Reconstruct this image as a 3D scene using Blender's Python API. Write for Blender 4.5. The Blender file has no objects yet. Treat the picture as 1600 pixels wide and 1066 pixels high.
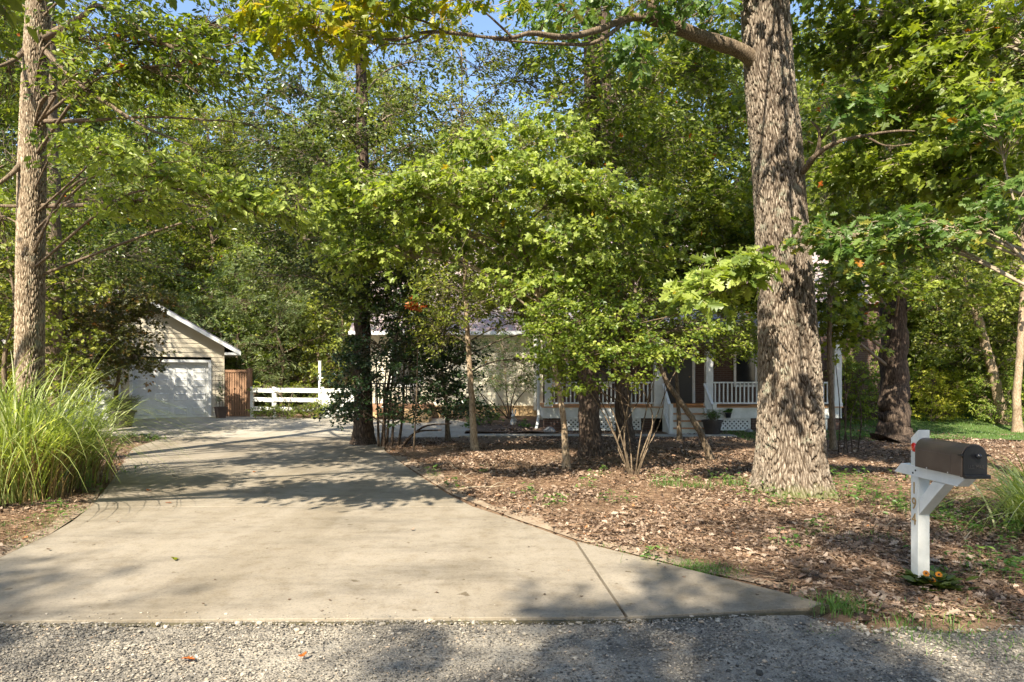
import bpy, bmesh, math, random
import numpy as np
from mathutils import Vector, Matrix
random.seed(7)
RNG = np.random.default_rng(7)
SC = bpy.context.scene
COL = SC.collection
R = math.radians
H0, F, CX, HY = 1.7, 1000.0, 800.0, 590.0

def P(px, py, Y):
    return np.array([(px-CX)/F*Y, Y, H0-(py-HY)/F*Y])
def G(px, py):
    Y = H0*F/(py-HY)
    return ((px-CX)/F*Y, Y)

# ------------------------------------------------------------------ materials
def newmat(name):
    m = bpy.data.materials.new(name); m.use_nodes = True
    nt = m.node_tree; nt.nodes.clear()
    out = nt.nodes.new('ShaderNodeOutputMaterial')
    return m, nt, out
def N(nt, t, **kw):
    n = nt.nodes.new(t)
    for k, v in kw.items():
        if k in n.inputs: n.inputs[k].default_value = v
        else: setattr(n, k, v)
    return n
def ramp(nt, stops, interp='LINEAR'):
    n = nt.nodes.new('ShaderNodeValToRGB'); cr = n.color_ramp; cr.interpolation = interp
    while len(cr.elements) < len(stops): cr.elements.new(0.5)
    for e, (p, c) in zip(cr.elements, stops):
        e.position = p; e.color = (*c, 1)
    return n
def coords(nt, scale=(1,1,1)):
    g = N(nt, 'ShaderNodeNewGeometry')
    mp = N(nt, 'ShaderNodeMapping'); mp.inputs['Scale'].default_value = scale
    nt.links.new(g.outputs['Position'], mp.inputs['Vector'])
    return mp
def ocoords(nt, scale=(1,1,1)):
    g = N(nt, 'ShaderNodeTexCoord')
    mp = N(nt, 'ShaderNodeMapping'); mp.inputs['Scale'].default_value = scale
    nt.links.new(g.outputs['Object'], mp.inputs['Vector'])
    return mp
def noise(nt, vec, scale, detail=4, rough=.6):
    n = N(nt, 'ShaderNodeTexNoise', Scale=scale, Detail=detail, Roughness=rough)
    nt.links.new(vec.outputs[0], n.inputs['Vector']); return n
def simple(name, stops, scale=3, rough=.7, bump=0, bscale=40, spec=.5, stretch=(1,1,1), metallic=0, coat=0):
    """noise-mottled surface"""
    m, nt, out = newmat(name); L = nt.links.new
    v = ocoords(nt, stretch); n = noise(nt, v, scale, 6, .65)
    r = ramp(nt, stops); L(n.outputs['Fac'], r.inputs['Fac'])
    b = N(nt, 'ShaderNodeBsdfPrincipled', Roughness=rough, Metallic=metallic)
    b.inputs['Specular IOR Level'].default_value = spec
    b.inputs['Coat Weight'].default_value = coat
    L(r.outputs['Color'], b.inputs['Base Color'])
    if bump:
        n2 = noise(nt, v, bscale, 5, .6)
        bp = N(nt, 'ShaderNodeBump', Strength=bump, Distance=.01); L(n2.outputs['Fac'], bp.inputs['Height'])
        L(bp.outputs['Normal'], b.inputs['Normal'])
    L(b.outputs[0], out.inputs['Surface'])
    return m
def leafmat(name, stops, trans=.40, tgain=(1.8,1.8,.6), rough=.42, spec=.45):
    m, nt, out = newmat(name); L = nt.links.new
    a = N(nt, 'ShaderNodeAttribute', attribute_name='tone')
    r = ramp(nt, stops); L(a.outputs['Fac'], r.inputs['Fac'])
    v = coords(nt); n = noise(nt, v, 30, 2)
    hs = N(nt, 'ShaderNodeHueSaturation'); L(r.outputs['Color'], hs.inputs['Color'])
    mr = N(nt, 'ShaderNodeMapRange'); mr.inputs['To Min'].default_value = .75; mr.inputs['To Max'].default_value = 1.25
    L(n.outputs['Fac'], mr.inputs['Value']); L(mr.outputs[0], hs.inputs['Value'])
    b = N(nt, 'ShaderNodeBsdfPrincipled', Roughness=rough)
    b.inputs['Specular IOR Level'].default_value = spec
    L(hs.outputs['Color'], b.inputs['Base Color'])
    t = N(nt, 'ShaderNodeBsdfTranslucent')
    mx = N(nt, 'ShaderNodeMix', data_type='RGBA', blend_type='MULTIPLY'); mx.inputs[0].default_value = 1
    L(hs.outputs['Color'], mx.inputs[6]); mx.inputs[7].default_value = (*tgain, 1)
    L(mx.outputs[2], t.inputs['Color'])
    ms = N(nt, 'ShaderNodeMixShader', Fac=trans); L(b.outputs[0], ms.inputs[1]); L(t.outputs[0], ms.inputs[2])
    L(ms.outputs[0], out.inputs['Surface'])
    return m
def barkmat(name, dark, mid, light, moss=None, scale=1, strength=1, lichen=.0, attr=False):
    m, nt, out = newmat(name); L = nt.links.new
    v = coords(nt, (14*scale, 14*scale, 2.2*scale))
    vo = N(nt, 'ShaderNodeTexVoronoi', feature='DISTANCE_TO_EDGE', Scale=1.6)
    nw = noise(nt, v, .6, 3); add = N(nt, 'ShaderNodeVectorMath', operation='ADD')
    L(v.outputs[0], add.inputs[0]); L(nw.outputs['Color'], add.inputs[1]); L(add.outputs[0], vo.inputs['Vector'])
    n = noise(nt, v, 2.5, 6, .7)
    mul = N(nt, 'ShaderNodeMath', operation='MULTIPLY_ADD'); mul.inputs[1].default_value = 1.1; L(vo.outputs['Distance'], mul.inputs[0])
    sc = N(nt, 'ShaderNodeMath', operation='MULTIPLY'); sc.inputs[1].default_value = .9; L(n.outputs['Fac'], sc.inputs[0])
    L(sc.outputs[0], mul.inputs[2])
    r = ramp(nt, [(.38, dark), (.6, mid), (.9, light)]); L(mul.outputs[0], r.inputs['Fac'])
    col = r.outputs['Color']
    vb = coords(nt); big = noise(nt, vb, 1.8, 5, .7)
    rb = ramp(nt, [(.3,(.66,.64,.62)),(.5,(.95,.93,.90)),(.7,(1.15,1.13,1.08))]); L(big.outputs['Fac'], rb.inputs['Fac'])
    mb_ = N(nt, 'ShaderNodeMix', data_type='RGBA', blend_type='MULTIPLY'); mb_.inputs[0].default_value = 1
    L(col, mb_.inputs[6]); L(rb.outputs['Color'], mb_.inputs[7]); col = mb_.outputs[2]
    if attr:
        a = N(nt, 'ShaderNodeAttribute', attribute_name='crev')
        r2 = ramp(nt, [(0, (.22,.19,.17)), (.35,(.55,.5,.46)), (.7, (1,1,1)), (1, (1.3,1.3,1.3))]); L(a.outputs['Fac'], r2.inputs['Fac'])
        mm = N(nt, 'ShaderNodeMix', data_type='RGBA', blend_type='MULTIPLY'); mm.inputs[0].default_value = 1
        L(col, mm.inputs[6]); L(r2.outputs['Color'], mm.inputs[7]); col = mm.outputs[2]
    if lichen:
        nl = noise(nt, vb, 4.5, 8, .75)
        rl = ramp(nt, [(.56, (0,0,0)), (.66, (lichen,)*3)]); L(nl.outputs['Fac'], rl.inputs['Fac'])
        mm = N(nt, 'ShaderNodeMix', data_type='RGBA'); L(rl.outputs['Color'], mm.inputs[0])
        L(col, mm.inputs[6]); mm.inputs[7].default_value = (.30,.33,.25,1); col = mm.outputs[2]
    if moss:
        sp = N(nt, 'ShaderNodeSeparateXYZ'); g = N(nt, 'ShaderNodeNewGeometry'); L(g.outputs['Position'], sp.inputs[0])
        mr = N(nt, 'ShaderNodeMapRange'); mr.inputs['From Min'].default_value = .55; mr.inputs['From Max'].default_value = 0
        mr.inputs['To Min'].default_value = -.3; mr.inputs['To Max'].default_value = .3; L(sp.outputs[2], mr.inputs['Value'])
        ad = N(nt, 'ShaderNodeMath', operation='ADD'); L(mr.outputs[0], ad.inputs[0]); L(big.outputs['Fac'], ad.inputs[1])
        rm = ramp(nt, [(.62, (0,0,0)), (.85, (.8,.8,.8))]); L(ad.outputs[0], rm.inputs['Fac'])
        mm = N(nt, 'ShaderNodeMix', data_type='RGBA'); L(rm.outputs['Color'], mm.inputs[0])
        L(col, mm.inputs[6]); mm.inputs[7].default_value = (*moss, 1); col = mm.outputs[2]
    b = N(nt, 'ShaderNodeBsdfPrincipled', Roughness=.9); b.inputs['Specular IOR Level'].default_value = .15
    L(col, b.inputs['Base Color'])
    bp = N(nt, 'ShaderNodeBump', Strength=strength, Distance=.015); L(mul.outputs[0], bp.inputs['Height']); L(bp.outputs[0], b.inputs['Normal'])
    L(b.outputs[0], out.inputs['Surface'])
    return m

M = {}
M['bark_oak'] = barkmat('oak_bark', (.085,.066,.05), (.225,.185,.148), (.37,.32,.265), moss=(.11,.13,.035), scale=1.3, strength=.7, lichen=.55, attr=True)
M['bark_oak2'] = barkmat('left_oak_bark', (.13,.095,.065), (.36,.29,.21), (.54,.46,.36), scale=1.6, strength=.9, lichen=.7, attr=True)
M['bark_dark'] = barkmat('dark_bark', (.03,.022,.018), (.09,.065,.05), (.17,.13,.10), scale=1.2)
M['bark_mid'] = barkmat('brown_bark', (.07,.05,.035), (.17,.13,.09), (.28,.22,.16), scale=1.8, strength=.5)
M['bark_pale'] = barkmat('pale_bark', (.16,.11,.07), (.34,.26,.18), (.46,.38,.28), scale=2.2, strength=.3)
M['twig'] = simple('twig_bark', [(.3,(.13,.10,.07)),(.7,(.30,.25,.19))], 12, .85, spec=.1)
M['twig_pale'] = simple('pale_twig_bark', [(.3,(.24,.19,.13)),(.7,(.42,.35,.26))], 12, .85, spec=.1)
# leaf palettes
M['maple'] = leafmat('maple_leaf', [(0,(.055,.09,.013)),(.45,(.155,.205,.026)),(.8,(.28,.33,.05)),(.97,(.27,.32,.05)),(.99,(.42,.30,.03)),(1,(.45,.12,.02))])
M['maple_bright'] = leafmat('bright_maple_leaf', [(0,(.09,.14,.025)),(.45,(.22,.28,.05)),(.85,(.35,.41,.10)),(.97,(.27,.32,.07)),(1,(.42,.30,.03))], trans=.4)
M['oakleaf'] = leafmat('oak_leaf', [(0,(.06,.12,.025)),(.6,(.11,.18,.04)),(.9,(.17,.24,.06)),(.96,(.35,.26,.03)),(1,(.35,.15,.02))])
M['yellow'] = leafmat('yellowing_oak_leaf', [(0,(.13,.19,.02)),(.5,(.26,.30,.02)),(.85,(.40,.37,.02)),(1,(.50,.30,.02))], trans=.5, tgain=(1.5,1.4,.6))
M['dark'] = leafmat('dark_leaf', [(0,(.035,.055,.01)),(.6,(.095,.13,.022)),(1,(.20,.24,.05))], trans=.3, rough=.35)
M['holly'] = leafmat('holly_leaf', [(0,(.018,.04,.014)),(.7,(.035,.07,.02)),(1,(.07,.11,.03))], trans=.12, rough=.28, spec=.6)
M['mid'] = leafmat('woodland_leaf', [(0,(.065,.09,.014)),(.5,(.18,.215,.034)),(.9,(.33,.35,.07)),(1,(.28,.26,.04))], trans=.42)
M['lime'] = leafmat('lime_leaf', [(0,(.07,.12,.018)),(.5,(.17,.23,.035)),(.9,(.31,.37,.07)),(1,(.42,.40,.08))], trans=.42)
M['palegreen'] = leafmat('pale_willowy_leaf', [(0,(.10,.145,.05)),(.5,(.17,.22,.08)),(1,(.26,.29,.12))], trans=.35)
M['olive'] = leafmat('olive_maple_leaf', [(0,(.05,.06,.02)),(.5,(.10,.11,.03)),(.85,(.17,.13,.04)),(1,(.28,.12,.05))], trans=.35)
M['yellowshrub'] = leafmat('gold_shrub_leaf', [(0,(.20,.24,.03)),(.6,(.36,.38,.04)),(1,(.45,.42,.06))])
M['litter'] = leafmat('fallen_leaf_brown', [(0,(.045,.029,.020)),(.3,(.125,.082,.056)),(.6,(.27,.19,.135)),(.88,(.47,.365,.28)),(1,(.34,.15,.06))], trans=.1, tgain=(1.2,1,.8), rough=.6, spec=.3)
M['straw'] = leafmat('pine_straw_tan', [(0,(.11,.06,.035)),(.6,(.27,.165,.10)),(1,(.46,.33,.21))], trans=.05, tgain=(1,1,1), rough=.6, spec=.3)
M['blade'] = leafmat('grass_blade', [(0,(.11,.15,.035)),(.5,(.26,.32,.09)),(.85,(.44,.50,.22)),(1,(.62,.64,.40))], trans=.4)
M['blade_dry'] = leafmat('dry_grass_blade', [(0,(.16,.10,.04)),(.6,(.34,.24,.11)),(1,(.50,.40,.2))], trans=.3, tgain=(1.2,1.1,.8))
M['weed'] = leafmat('weed_leaf', [(0,(.05,.12,.025)),(.6,(.11,.21,.045)),(1,(.22,.30,.07))])
M['redleaf'] = leafmat('red_orange_leaf', [(0,(.35,.08,.02)),(1,(.55,.20,.04))], tgain=(1.4,.9,.5))
M['petal'] = leafmat('orange_petal', [(0,(.62,.20,.01)),(1,(.72,.30,.015))], trans=.3, tgain=(1.1,1,.6))
M['white'] = simple('white_paint', [(.3,(.62,.63,.62)),(.7,(.80,.80,.78))], 5, .45, .15, 60)
M['white_old'] = simple('weathered_white_paint', [(.25,(.50,.50,.46)),(.6,(.76,.76,.73)),(.8,(.80,.80,.78))], 3, .55, .2, 50)
M['siding'] = simple('greige_siding', [(.3,(.53,.47,.36)),(.7,(.60,.54,.43))], 1.5, .6)
M['cream'] = simple('cream_siding', [(.3,(.66,.60,.46)),(.7,(.74,.68,.54))], 1.5, .6)
M['tan_base'] = simple('tan_foundation', [(.3,(.40,.26,.13)),(.7,(.52,.37,.20))], 4, .8, .3, 30)
M['brown_metal'] = simple('brown_mailbox_paint', [(.3,(.085,.062,.05)),(.7,(.12,.09,.07))], 6, .38, .05, 200, spec=.5)
M['black'] = simple('black_plastic', [(.3,(.012,.012,.014)),(.7,(.022,.022,.025))], 6, .35)
M['iron'] = simple('dark_bolt_metal', [(.3,(.05,.05,.05)),(.7,(.12,.12,.12))], 20, .4, metallic=.6)
M['brass'] = simple('aged_brass', [(.3,(.34,.22,.09)),(.7,(.48,.34,.16))], 12, .4, metallic=.35)
M['red'] = simple('red_reflector', [(.3,(.55,.01,.012)),(.7,(.70,.02,.02))], 30, .12, coat=.8)
M['wood_red'] = simple('redwood_board', [(.3,(.20,.10,.055)),(.7,(.36,.21,.12))], 3, .75, .3, 30, stretch=(12,12,1))
M['deck'] = simple('orange_deck_board', [(.3,(.42,.19,.07)),(.7,(.58,.30,.13))], 4, .6, .1, 40, stretch=(1,8,8))
M['pot'] = simple('dark_pot', [(.3,(.03,.022,.02)),(.7,(.055,.042,.036))], 6, .6, .1, 30)
M['pot_brown'] = simple('brown_pot', [(.3,(.075,.045,.035)),(.7,(.12,.075,.055))], 6, .6, .1, 30)
M['statue'] = simple('pale_cast_stone', [(.3,(.45,.43,.40)),(.7,(.68,.66,.62))], 14, .85, .3, 60)
M['rock'] = simple('grey_rock', [(.3,(.14,.14,.14)),(.7,(.34,.33,.32))], 9, .85, .5, 25)
M['glass_dark'] = simple('dark_window_glass', [(.3,(.012,.014,.016)),(.7,(.022,.026,.03))], 2, .08)
M['door_dark'] = simple('dark_door_paint', [(.3,(.02,.018,.016)),(.7,(.035,.03,.026))], 2, .4)
M['soil'] = simple('dark_mulch', [(.3,(.05,.032,.022)),(.7,(.16,.095,.06))], 18, .95, .8, 30)
M['gravel_stone'] = leafmat('gravel_stone', [(0,(.06,.055,.05)),(.4,(.16,.145,.125)),(.75,(.30,.265,.215)),(.93,(.45,.40,.33)),(1,(.50,.33,.20))], trans=0, rough=.85, spec=.2)
def brickmat():
    m, nt, out = newmat('red_brick'); L = nt.links.new
    g = N(nt, 'ShaderNodeTexCoord'); mp = N(nt, 'ShaderNodeMapping'); mp.inputs['Rotation'].default_value = (R(90),0,0)
    L(g.outputs['Object'], mp.inputs['Vector'])
    b = N(nt, 'ShaderNodeTexBrick', Scale=1); b.inputs['Color1'].default_value = (.10,.055,.04,1); b.inputs['Color2'].default_value = (.075,.04,.03,1)
    b.inputs['Mortar'].default_value = (.12,.10,.085,1); b.inputs['Brick Width'].default_value = .22; b.inputs['Row Height'].default_value = .075; b.inputs['Mortar Size'].default_value = .007
    L(mp.outputs[0], b.inputs['Vector'])
    p = N(nt, 'ShaderNodeBsdfPrincipled', Roughness=.85); L(b.outputs['Color'], p.inputs['Base Color'])
    L(p.outputs[0], out.inputs['Surface']); return m
M['brick'] = brickmat()
def shingle(name, c1, c2):
    m, nt, out = newmat(name); L = nt.links.new
    g = N(nt, 'ShaderNodeTexCoord')
    sp = N(nt, 'ShaderNodeSeparateXYZ'); cb = N(nt, 'ShaderNodeCombineXYZ'); L(g.outputs['Object'], sp.inputs[0])
    ad = N(nt, 'ShaderNodeMath', operation='ADD'); L(sp.outputs[0], ad.inputs[0]); L(sp.outputs[1], ad.inputs[1])
    L(sp.outputs[0], cb.inputs[0]); L(sp.outputs[2], cb.inputs[1])
    b = N(nt, 'ShaderNodeTexBrick', Scale=1); b.inputs['Color1'].default_value = (*c1,1); b.inputs['Color2'].default_value = (*c2,1)
    b.inputs['Mortar'].default_value = (c2[0]*.7,c2[1]*.7,c2[2]*.7,1); b.inputs['Brick Width'].default_value = .3; b.inputs['Row Height'].default_value = .1; b.inputs['Mortar Size'].default_value = .008
    L(cb.outputs[0], b.inputs['Vector'])
    n = noise(nt, ocoords(nt), 6, 5); mx = N(nt, 'ShaderNodeMix', data_type='RGBA', blend_type='OVERLAY'); mx.inputs[0].default_value = .5
    L(b.outputs['Color'], mx.inputs[6]); L(n.outputs['Color'], mx.inputs[7])
    p = N(nt, 'ShaderNodeBsdfPrincipled', Roughness=.9); L(mx.outputs[2], p.inputs['Base Color']); L(p.outputs[0], out.inputs['Surface']); return m
M['shingle'] = shingle('rose_grey_shingle', (.36,.29,.275), (.30,.24,.23))
M['shingle_grey'] = shingle('grey_shingle', (.26,.25,.27), (.19,.185,.20))

def groundmat():
    m, nt, out = newmat('woodland_soil'); L = nt.links.new
    v = coords(nt); n1 = noise(nt, v, .9, 8, .7); n2 = noise(nt, v, 28, 8, .75); n3 = noise(nt, v, 120, 4, .7)
    r1 = ramp(nt, [(.3,(.10,.06,.038)),(.55,(.22,.145,.095)),(.75,(.38,.28,.20))]); L(n2.outputs['Fac'], r1.inputs['Fac'])
    r2 = ramp(nt, [(.35,(.10,.085,.035)),(.6,(.30,.21,.15))]); L(n3.outputs['Fac'], r2.inputs['Fac'])
    mx = N(nt, 'ShaderNodeMix', data_type='RGBA'); rr = ramp(nt, [(.45,(0,0,0)),(.62,(.6,.6,.6))]); L(n1.outputs['Fac'], rr.inputs['Fac'])
    L(rr.outputs['Color'], mx.inputs[0]); L(r1.outputs['Color'], mx.inputs[6]); L(r2.outputs['Color'], mx.inputs[7])
    b = N(nt, 'ShaderNodeBsdfPrincipled', Roughness=.95); b.inputs['Specular IOR Level'].default_value = .1
    L(mx.outputs[2], b.inputs['Base Color'])
    bp = N(nt, 'ShaderNodeBump', Strength=.9, Distance=.03); L(n2.outputs['Fac'], bp.inputs['Height']); L(bp.outputs[0], b.inputs['Normal'])
    L(b.outputs[0], out.inputs['Surface']); return m
M['ground'] = groundmat()
def concretemat(name, base, stain=.5):
    m, nt, out = newmat(name); L = nt.links.new
    v = coords(nt); vs = coords(nt, (.35, 1.2, 1))
    n1 = noise(nt, vs, 1.3, 8, .7); n2 = noise(nt, v, 55, 8, .8); n3 = noise(nt, v, 5, 7, .75)
    d = tuple(c*(1-stain*.42) for c in base); h = tuple(min(1,c*1.12) for c in base)
    r1 = ramp(nt, [(.30,d),(.5,base),(.72,h)]); L(n1.outputs['Fac'], r1.inputs['Fac'])
    r2 = ramp(nt, [(.30,(.48,.48,.48)),(.47,(1,1,1)),(.62,(1.1,1.1,1.08)),(.75,(1.4,1.4,1.36))]); L(n2.outputs['Fac'], r2.inputs['Fac'])
    r3 = ramp(nt, [(.33,(.80,.77,.72)),(.5,(1,1,1)),(.7,(1.06,1.06,1.06))]); L(n3.outputs['Fac'], r3.inputs['Fac'])
    a = N(nt, 'ShaderNodeMix', data_type='RGBA', blend_type='MULTIPLY'); a.inputs[0].default_value = 1; L(r1.outputs['Color'], a.inputs[6]); L(r2.outputs['Color'], a.inputs[7])
    c = N(nt, 'ShaderNodeMix', data_type='RGBA', blend_type='MULTIPLY'); c.inputs[0].default_value = 1; L(a.outputs[2], c.inputs[6]); L(r3.outputs['Color'], c.inputs[7])
    n4 = noise(nt, v, 9, 3, .5); r4 = ramp(nt, [(.265,(.5,.46,.40)),(.31,(1,1,1))]); L(n4.outputs['Fac'], r4.inputs['Fac'])
    n5 = noise(nt, coords(nt,(1,.12,1)), 1.1, 4, .6); r5 = ramp(nt, [(.38,(.84,.82,.78)),(.55,(1.03,1.03,1.03))]); L(n5.outputs['Fac'], r5.inputs['Fac'])
    c2 = N(nt, 'ShaderNodeMix', data_type='RGBA', blend_type='MULTIPLY'); c2.inputs[0].default_value = 1; L(c.outputs[2], c2.inputs[6]); L(r4.outputs['Color'], c2.inputs[7])
    c = N(nt, 'ShaderNodeMix', data_type='RGBA', blend_type='MULTIPLY'); c.inputs[0].default_value = 1; L(c2.outputs[2], c.inputs[6]); L(r5.outputs['Color'], c.inputs[7])
    b = N(nt, 'ShaderNodeBsdfPrincipled', Roughness=.85); b.inputs['Specular IOR Level'].default_value = .25
    L(c.outputs[2], b.inputs['Base Color'])
    bp = N(nt, 'ShaderNodeBump', Strength=.35, Distance=.006); L(n2.outputs['Fac'], bp.inputs['Height']); L(bp.outputs[0], b.inputs['Normal'])
    L(b.outputs[0], out.inputs['Surface']); return m
M['concrete'] = concretemat('driveway_concrete', (.265,.228,.180), .9)
M['concrete_pale'] = concretemat('pale_concrete', (.37,.335,.28), .5)
def gravelmat():
    m, nt, out = newmat('gravel_dust'); L = nt.links.new
    v = coords(nt); vo = N(nt, 'ShaderNodeTexVoronoi', Scale=70); L(v.outputs[0], vo.inputs['Vector'])
    n1 = noise(nt, v, 1.6, 7, .7); n2 = noise(nt, v, 90, 5, .8)
    r1 = ramp(nt, [(.38,(.15,.135,.115)),(.58,(.38,.335,.27))]); L(n1.outputs['Fac'], r1.inputs['Fac'])
    r2 = ramp(nt, [(.35,(.4,.4,.4)),(.65,(1.3,1.3,1.3))]); L(n2.outputs['Fac'], r2.inputs['Fac'])
    a = N(nt, 'ShaderNodeMix', data_type='RGBA', blend_type='MULTIPLY'); a.inputs[0].default_value = 1; L(r1.outputs['Color'], a.inputs[6]); L(r2.outputs['Color'], a.inputs[7])
    b = N(nt, 'ShaderNodeBsdfPrincipled', Roughness=.95); L(a.outputs[2], b.inputs['Base Color'])
    bp = N(nt, 'ShaderNodeBump', Strength=.8, Distance=.01); L(vo.outputs['Distance'], bp.inputs['Height']); L(bp.outputs[0], b.inputs['Normal'])
    L(b.outputs[0], out.inputs['Surface']); return m
M['gravel'] = gravelmat()
M['dirt'] = simple('sandy_dirt', [(.3,(.17,.12,.08)),(.7,(.36,.28,.20))], 3, .95, .6, 40)
M['soil_dark'] = simple('damp_moss_soil', [(.3,(.035,.03,.018)),(.7,(.10,.085,.045))], 18, .95, .8, 30)
M['lawn'] = simple('lawn_green', [(.3,(.06,.085,.03)),(.7,(.12,.17,.05))], 8, .9, .6, 40, spec=.1)

# ------------------------------------------------------------------ mesh building
class MB:
    def __init__(s): s.v=[]; s.l=[]; s.n=[]; s.t=[]; s.k=0; s.a=[]
    def raw(s, verts, loops, sizes, tone=None, vattr=None):
        verts = np.asarray(verts, dtype=np.float32).reshape(-1,3)
        loops = np.asarray(loops, dtype=np.int64).ravel(); sizes = np.asarray(sizes, dtype=np.int32).ravel()
        s.v.append(verts); s.l.append(loops+s.k); s.n.append(sizes)
        s.t.append(np.full(len(sizes), .5, np.float32) if tone is None else np.asarray(tone, np.float32))
        s.a.append(np.zeros(len(verts), np.float32) if vattr is None else np.asarray(vattr, np.float32))
        s.k += len(verts)
    def box(s, x0,x1,y0,y1,z0,z1):
        v = [(x0,y0,z0),(x1,y0,z0),(x1,y1,z0),(x0,y1,z0),(x0,y0,z1),(x1,y0,z1),(x1,y1,z1),(x0,y1,z1)]
        s.raw(v, [0,3,2,1,4,5,6,7,0,1,5,4,1,2,6,5,2,3,7,6,3,0,4,7], [4]*6); return s
    def prism(s, pts, h, axis='z', base=0):
        """pts 2D polygon extruded; axis z: (x,y)->z ; y: (x,z)->y ; x: (y,z)->x"""
        n = len(pts); v=[]
        for d in (base, base+h):
            for a,b in pts: v.append({'z':(a,b,d),'y':(a,d,b),'x':(d,a,b)}[axis])
        l = list(range(n-1,-1,-1))+list(range(n,2*n)); sz=[n,n]
        for i in range(n):
            j=(i+1)%n; l += [i,j,n+j,n+i]; sz.append(4)
        s.raw(v,l,sz); return s
    def tube(s, pts, rad, seg=8, cap=True, jit=0, rng=None):
        pts = np.asarray(pts, float); n=len(pts); rad = np.asarray(rad, float)*np.ones(n)
        d = np.gradient(pts, axis=0); d /= np.linalg.norm(d,axis=1)[:,None]+1e-9
        up = np.tile(np.array([0.,1.,0.]) if abs(d[:,1]).mean()<.75 else np.array([1.,0,0.]),(n,1))
        a = np.cross(d,up); a /= np.linalg.norm(a,axis=1)[:,None]+1e-9; b=np.cross(a,d)
        th = np.arange(seg)/seg*2*np.pi
        rr = rad[:,None]*np.ones(seg)
        if jit: rr = rr*(1+jit*(rng or RNG).standard_normal((n,seg)))
        v = pts[:,None,:]+rr[:,:,None]*(np.cos(th)[None,:,None]*a[:,None,:]+np.sin(th)[None,:,None]*b[:,None,:])
        i=np.arange(n-1)[:,None]; j=np.arange(seg)[None,:]; j2=(j+1)%seg
        q = np.stack([i*seg+j+0*i, (i+1)*seg+j, (i+1)*seg+j2, i*seg+j2],-1).reshape(-1,4)
        s.raw(v, q, [4]*len(q))
        if cap:
            s.raw(v[-1], list(range(seg)), [seg]); s.raw(v[0], list(range(seg-1,-1,-1)), [seg])
        return s
    def lathe(s, prof, c=(0,0,0), seg=24, cap=True):
        pr=np.asarray(prof,float); th=np.arange(seg)/seg*2*np.pi
        v=np.stack([c[0]+pr[:,0][:,None]*np.cos(th),c[1]+pr[:,0][:,None]*np.sin(th),c[2]+pr[:,1][:,None]+0*th],-1)
        n=len(pr); i=np.arange(n-1)[:,None]; j=np.arange(seg)[None,:]; j2=(j+1)%seg
        q=np.stack([i*seg+j,i*seg+j2,(i+1)*seg+j2,(i+1)*seg+j],-1).reshape(-1,4)
        s.raw(v,q,[4]*len(q)); 
        if cap: s.raw(v[0],list(range(seg-1,-1,-1)),[seg]); s.raw(v[-1],list(range(seg)),[seg])
        return s
    def build(s, name, mat, parent=None, smooth=False, loc=None, attr=False, bevel=0):
        v=np.concatenate(s.v); l=np.concatenate(s.l).astype(np.int32); n=np.concatenate(s.n)
        off = np.zeros(3) if loc is None else np.asarray(loc,float)
        me=bpy.data.meshes.new(name)
        me.vertices.add(len(v)); me.vertices.foreach_set('co',(v-off).astype(np.float32).ravel())
        me.loops.add(len(l)); me.loops.foreach_set('vertex_index',l)
        me.polygons.add(len(n)); st=np.concatenate([[0],np.cumsum(n)[:-1]]).astype(np.int32)
        me.polygons.foreach_set('loop_start',st)
        me.update(calc_edges=True)
        at=me.attributes.new('tone','FLOAT','FACE'); at.data.foreach_set('value',np.concatenate(s.t))
        if attr:
            at=me.attributes.new('crev','FLOAT','POINT'); at.data.foreach_set('value',np.concatenate(s.a))
        me.polygons.foreach_set('use_smooth',np.full(len(n),bool(smooth)))
        me.materials.append(M[mat] if isinstance(mat,str) else mat)
        me.validate()
        o=bpy.data.objects.new(name,me); COL.objects.link(o); o.location=off
        if parent: 
            o.parent=parent; o.location = off-np.array(parent_world(parent))
        if bevel:
            b=o.modifiers.new('bevel','BEVEL'); b.width=bevel; b.segments=2; b.limit_method='ANGLE'
        return o
def parent_world(p):
    w=np.zeros(3)
    while p is not None: w+=np.array(p.location); p=p.parent
    return w
def thing(name,label,cat,loc=(0,0,0),group=None):
    o=bpy.data.objects.new(name,None); COL.objects.link(o); o.location=loc; o.empty_display_size=.2
    o['label']=label; o['category']=cat
    if group: o['group']=group
    return o
def tag(o,label=None,cat=None,group=None,kind=None):
    if label:o['label']=label
    if cat:o['category']=cat
    if group:o['group']=group
    if kind:o['kind']=kind
    return o
def smooth_path(pts, k=6):
    pts=np.asarray(pts,float); n=len(pts)
    if n<3: t=np.linspace(0,1,k+1)[:,None]; return pts[0]*(1-t)+pts[-1]*t
    ext=np.vstack([2*pts[0]-pts[1],pts,2*pts[-1]-pts[-2]]); out=[]
    for i in range(n-1):
        p0,p1,p2,p3=ext[i:i+4]
        for t in np.arange(k)/k:
            out.append(.5*((2*p1)+(-p0+p2)*t+(2*p0-5*p1+4*p2-p3)*t*t+(-p0+3*p1-3*p2+p3)*t**3))
    out.append(pts[-1]); return np.array(out)

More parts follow.
